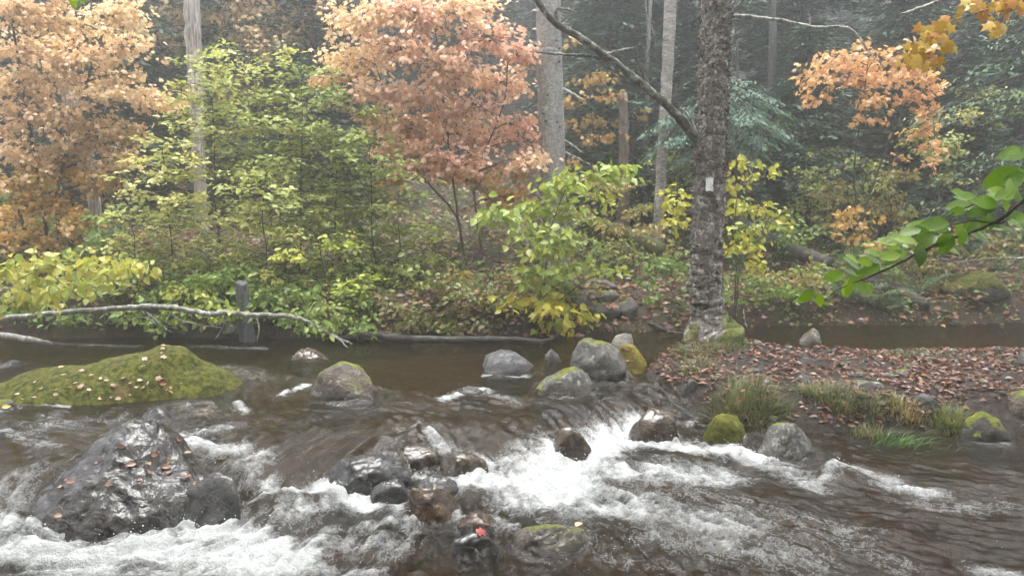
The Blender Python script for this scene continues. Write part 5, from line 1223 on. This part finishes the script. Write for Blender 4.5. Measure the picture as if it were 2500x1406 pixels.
# low green and brown ground cover on the slope
n_ = 2600; Y = 9.9 + 9 * rng.random(n_) ** 1.5; X = rng.uniform(-.72, .72, n_) * Y
k_ = (Y - np.interp(X, BX, BY) > .15) & (fbm(X * .9, Y * .9, 12, 3) > -.25) & ~((np.abs(X - 1.75 - .08 * (Y - 10)) < .55) & (Y < 13)); X = X[k_]; Y = Y[k_]
m_ = 9; cx = np.repeat(X, m_) ; cy = np.repeat(Y, m_); nC = len(cx)
hh = np.repeat(rng.uniform(.06, .38, len(X)), m_) * rng.uniform(.4, 1.1, nC)
px_ = cx + rng.normal(0, .10, nC); py_ = cy + rng.normal(0, .10, nC)
P = np.stack([px_, py_, ground(px_, py_) + hh], 1)
a = rng.uniform(0, 6.28, nC)
B = basis(np.stack([np.cos(a), np.sin(a), rng.uniform(-.6, .1, nC)], 1), np.array([0, -.1, 1.0]) + rng.normal(0, .4, (nC, 3)))
cg = np.repeat(np.vstack([pick(GREEN + [(.04, .08, .035)] * 3 + [(.10, .12, .04)], len(X), rng)]), m_, 0) * rng.uniform(.6, 1.25, (nC, 1))
swap = np.repeat(rng.random(len(X)) < .28, m_); cg[swap] = pick(RUST + TAN, int(swap.sum()), rng)
V, Fc, cc = scatter(OVATE, P, B, rng.uniform(.05, .10, nC), cg)
tag(link('ground_cover', np_mesh('ground_cover', V, Fc, M_LEAF, True, cc)), 'low green and brown seedlings covering the forest floor', None, None, 'stuff')

# ------------------------------------------------------------------ ferns and grass
def frond_mesh(col):
    mb = MB(); n = 11
    for i in range(n):
        s = .1 + .9 * i / n; z = .55 * s - .55 * s * s; w = .20 * math.sin(math.pi * (.12 + .86 * s)) ** .8
        for sg in (-1, 1):
            mb.add([(0, s, z), (sg * w * .5, s + .015, z + .01), (sg * w, s + .09, z - .05), (sg * w * .5, s + .07, z + .0)], [[0, 1, 2, 3]], col)
    V, Fc = tube([(0, 0, 0), (0, .5, .137), (0, 1, .0)], [.008, .006, .002], 3, 6); mb.add(V, Fc, col)
    return mb.mesh('frond', M_LEAF, False)
FR = [frond_mesh(c) for c in ((.045, .10, .045), (.06, .12, .04), (.09, .12, .035), (.16, .12, .05))]
for i, (x, y, s, lab) in enumerate([(2060, 735, .55, 'dark green fern below the tip of the beech branch'), (2120, 745, .6, 'broad fern spreading over the lower fallen trunk'), (2190, 755, .5, 'fern at the pool edge right of the broad fern'), (2240, 720, .55, 'fern above the pool beside the fallen trunk end'), (2010, 700, .5, 'fern in the shade below the dark fallen trunk'), (2300, 700, .5, 'fern on the mossy right bank'), (1940, 610, .6, 'olive fern above the green hillside boulder'), (2060, 500, .7, 'olive brown fern under the orange young maple'), (2150, 520, .7, 'drooping olive fern beyond the golden sapling'), (2240, 540, .7, 'olive fern on the dark right hillside'), (1560, 690, .45, 'tan fern beside the path'), (1580, 560, .55, 'dull fern by the mossy fallen trunk'), (2440, 660, .5, 'fern near the right edge of the hillside'), (1500, 600, .5, 'brown fern on the slope above the steps')]):
    p = ground_hit(x, y, 9.7, 30); r = random.Random(i + 5)
    T = thing('fern', lab, 'fern', p, 'ferns on the far bank')
    for j in range(9):
        o = link('frond', FR[3 if lab.startswith(('tan', 'brown')) else (2 if 'olive' in lab else r.randrange(3))], T)
        o.rotation_euler = (r.uniform(.2, .75), 0, j * .7 + r.uniform(-.3, .3)); k_ = s * r.uniform(.75, 1.2); o.scale = (k_, k_, k_)
GRASSC = [(.10, .15, .05), (.15, .18, .07), (.07, .11, .04), (.30, .25, .14), (.13, .18, .055), (.24, .19, .11)]
def grass(label, px, py, wpx, n, h, pal=GRASSC, lean=(0, 0), flatn=.75, lo=5.4, z=None, group=None):
    r = np.random.default_rng(int(px) + n); p = ground_hit(px, py, lo, 12) if z is None else on(px, py, z)
    w = wpx / 2 * p.y / F; h *= .82
    mb = []; V = []; Fc = []; C = []
    X = r.normal(0, .5, n) * w; Yy = r.normal(0, .45, n) * w * .8
    Z = (ground(p.x + X, p.y + Yy) - p.z) if z is None else X * 0
    hh = h * r.uniform(.3, 1.2, n); a = np.arctan2(Yy, X) + r.normal(0, .9, n); ln = r.uniform(.25, 1.6, n) * flatn
    dx = np.cos(a) * ln + lean[0]; dy = np.sin(a) * ln + lean[1]
    col = pick(pal, n, r); wd = r.uniform(.0025, .006, n)
    px_, py_ = -np.sin(a), np.cos(a)
    segs = []
    for s in (0, .4, .75, 1.0):
        cx = X + dx * hh * s ** 1.7; cy = Yy + dy * hh * s ** 1.7; cz = Z - .01 + hh * (s - .42 * np.hypot(dx, dy).clip(0, 1.3) * s ** 2.4)
        ww = wd * (1 - .9 * s)
        segs.append(np.stack([np.stack([cx - px_ * ww, cy - py_ * ww, cz], 1), np.stack([cx + px_ * ww, cy + py_ * ww, cz], 1)], 1))
    V = np.stack(segs, 1).reshape(-1, 3)
    f = np.array([[0, 1, 3, 2], [2, 3, 5, 4], [4, 5, 7, 6]]); Fq = (f[None] + 8 * np.arange(n)[:, None, None]).reshape(-1, 4)
    o = link('grass_clump', np_mesh('grass_clump', V, Fq, M_LEAF, False, np.repeat(col, 8, 0)), None, p)
    if wpx >= 170: o.name = 'bank_grass'; return tag(o, label, None, None, 'stuff')
    return tag(o, label, 'grass', group or 'grass clumps on the bar')
grass('grass tuft at the left foot of the blazed birch', 1690, 865, 110, 420, .16)
grass('grass hugging the front of the birch roots', 1755, 850, 110, 380, .15)
grass('sparse grass between the birch and the front of the bar', 1700, 900, 120, 300, .15)
grass('tall grass clump at the front of the bar above the mossy green rock', 1800, 985, 130, 800, .24)
grass('grass clump trailing over the water behind the pale speckled boulder', 1860, 1025, 100, 500, .2, lean=(.2, -.4))
grass('grass clump above the black root tangle', 2000, 965, 110, 420, .17)
grass('grass clump right of the pale sloping twig', 2060, 990, 90, 380, .17)
grass('thin grass by the smooth blue grey rock', 2140, 990, 90, 260, .14)
grass('yellowed grass drooping beside the blue grey rock', 2210, 1010, 70, 280, .17, pal=[(.28, .24, .10), (.20, .22, .07), (.34, .22, .10)])
grass('grass tuft left of the dark mossy rock', 2325, 1035, 90, 420, .18, pal=[(.20, .20, .06), (.12, .17, .05)])
grass('bright green grass trailing in the current', 2190, 1078, 160, 170, .15, pal=[(.07, .16, .04), (.11, .19, .05), (.05, .11, .03)], lean=(.9, -.25), z=-.195)
grass('short grass in the shallows by the twig end', 2120, 1060, 80, 160, .14, z=-.20)
grass('strip of short grass along the back edge of the bar', 2300, 862, 300, 420, .09, lo=8)
grass('grass at the still pool edge behind the bar', 2180, 868, 120, 260, .10, lo=8)
grass('low grass on the far shore beside the path landing', 1520, 815, 90, 260, .10, lo=9.6)
grass('grass fringe on the far shore right of the pool', 2200, 795, 260, 520, .16, lo=9.9)
grass('grass fringe on the far shore below the beech branch', 1980, 795, 180, 320, .12, lo=9.9)
# pebbles strewn on the bar
n_ = 500; X = rng.uniform(1.2, 6.0, n_); Y = rng.uniform(6.3, 9.2, n_); k_ = np.minimum(Y - np.interp(X, *BARL), np.interp(X, *BARU) - Y) > -.1; X, Y = X[k_], Y[k_]
dv, df_ = ICO[2]; dv = dv * (1 + .18 * fbm(dv[:, 0] * 2, dv[:, 1] * 2, dv[:, 2] * 2, 2))[:, None]
s_ = .012 + .05 * rng.random(len(X)) ** 3
V = (np.stack([X, Y, ground(X, Y)], 1)[:, None] + dv[None] * s_[:, None, None] * rng.uniform(.6, 1.3, (len(X), 1, 3)) * [1, 1, .7]).reshape(-1, 3)
Fd = (df_[None] + len(dv) * np.arange(len(X))[:, None, None]).reshape(-1, 3)
tag(link('gravel', np_mesh('gravel', V, Fd, M_GR, True)), 'grey gravel and small stones strewn on the bar', None, None, 'stuff')

# ------------------------------------------------------------------ mist
hm = bpy.data.materials.new('mist'); hm.use_nodes = True; t = hm.node_tree
for x in list(t.nodes): t.nodes.remove(x)
out = t.nodes.new('ShaderNodeOutputMaterial'); vp = t.nodes.new('ShaderNodeVolumePrincipled')
vp.inputs['Color'].default_value = (.90, .93, .96, 1); vp.inputs['Density'].default_value = HAZE_DENSITY; vp.inputs['Anisotropy'].default_value = .72
t.links.new(vp.outputs[0], out.inputs['Volume'])
x0, x1, y0, y1, z0, z1 = -320, 320, -70, 440, -3.0, 62
hv = [(x, y, z) for x in (x0, x1) for y in (y0, y1) for z in (z0, z1)]
hf = [[0, 1, 3, 2], [4, 6, 7, 5], [0, 4, 5, 1], [2, 3, 7, 6], [0, 2, 6, 4], [1, 5, 7, 3]]
tag(link('haze', np_mesh('haze', np.array(hv, float), hf, hm)), 'pale morning mist hanging in the woods', None, None, 'stuff')
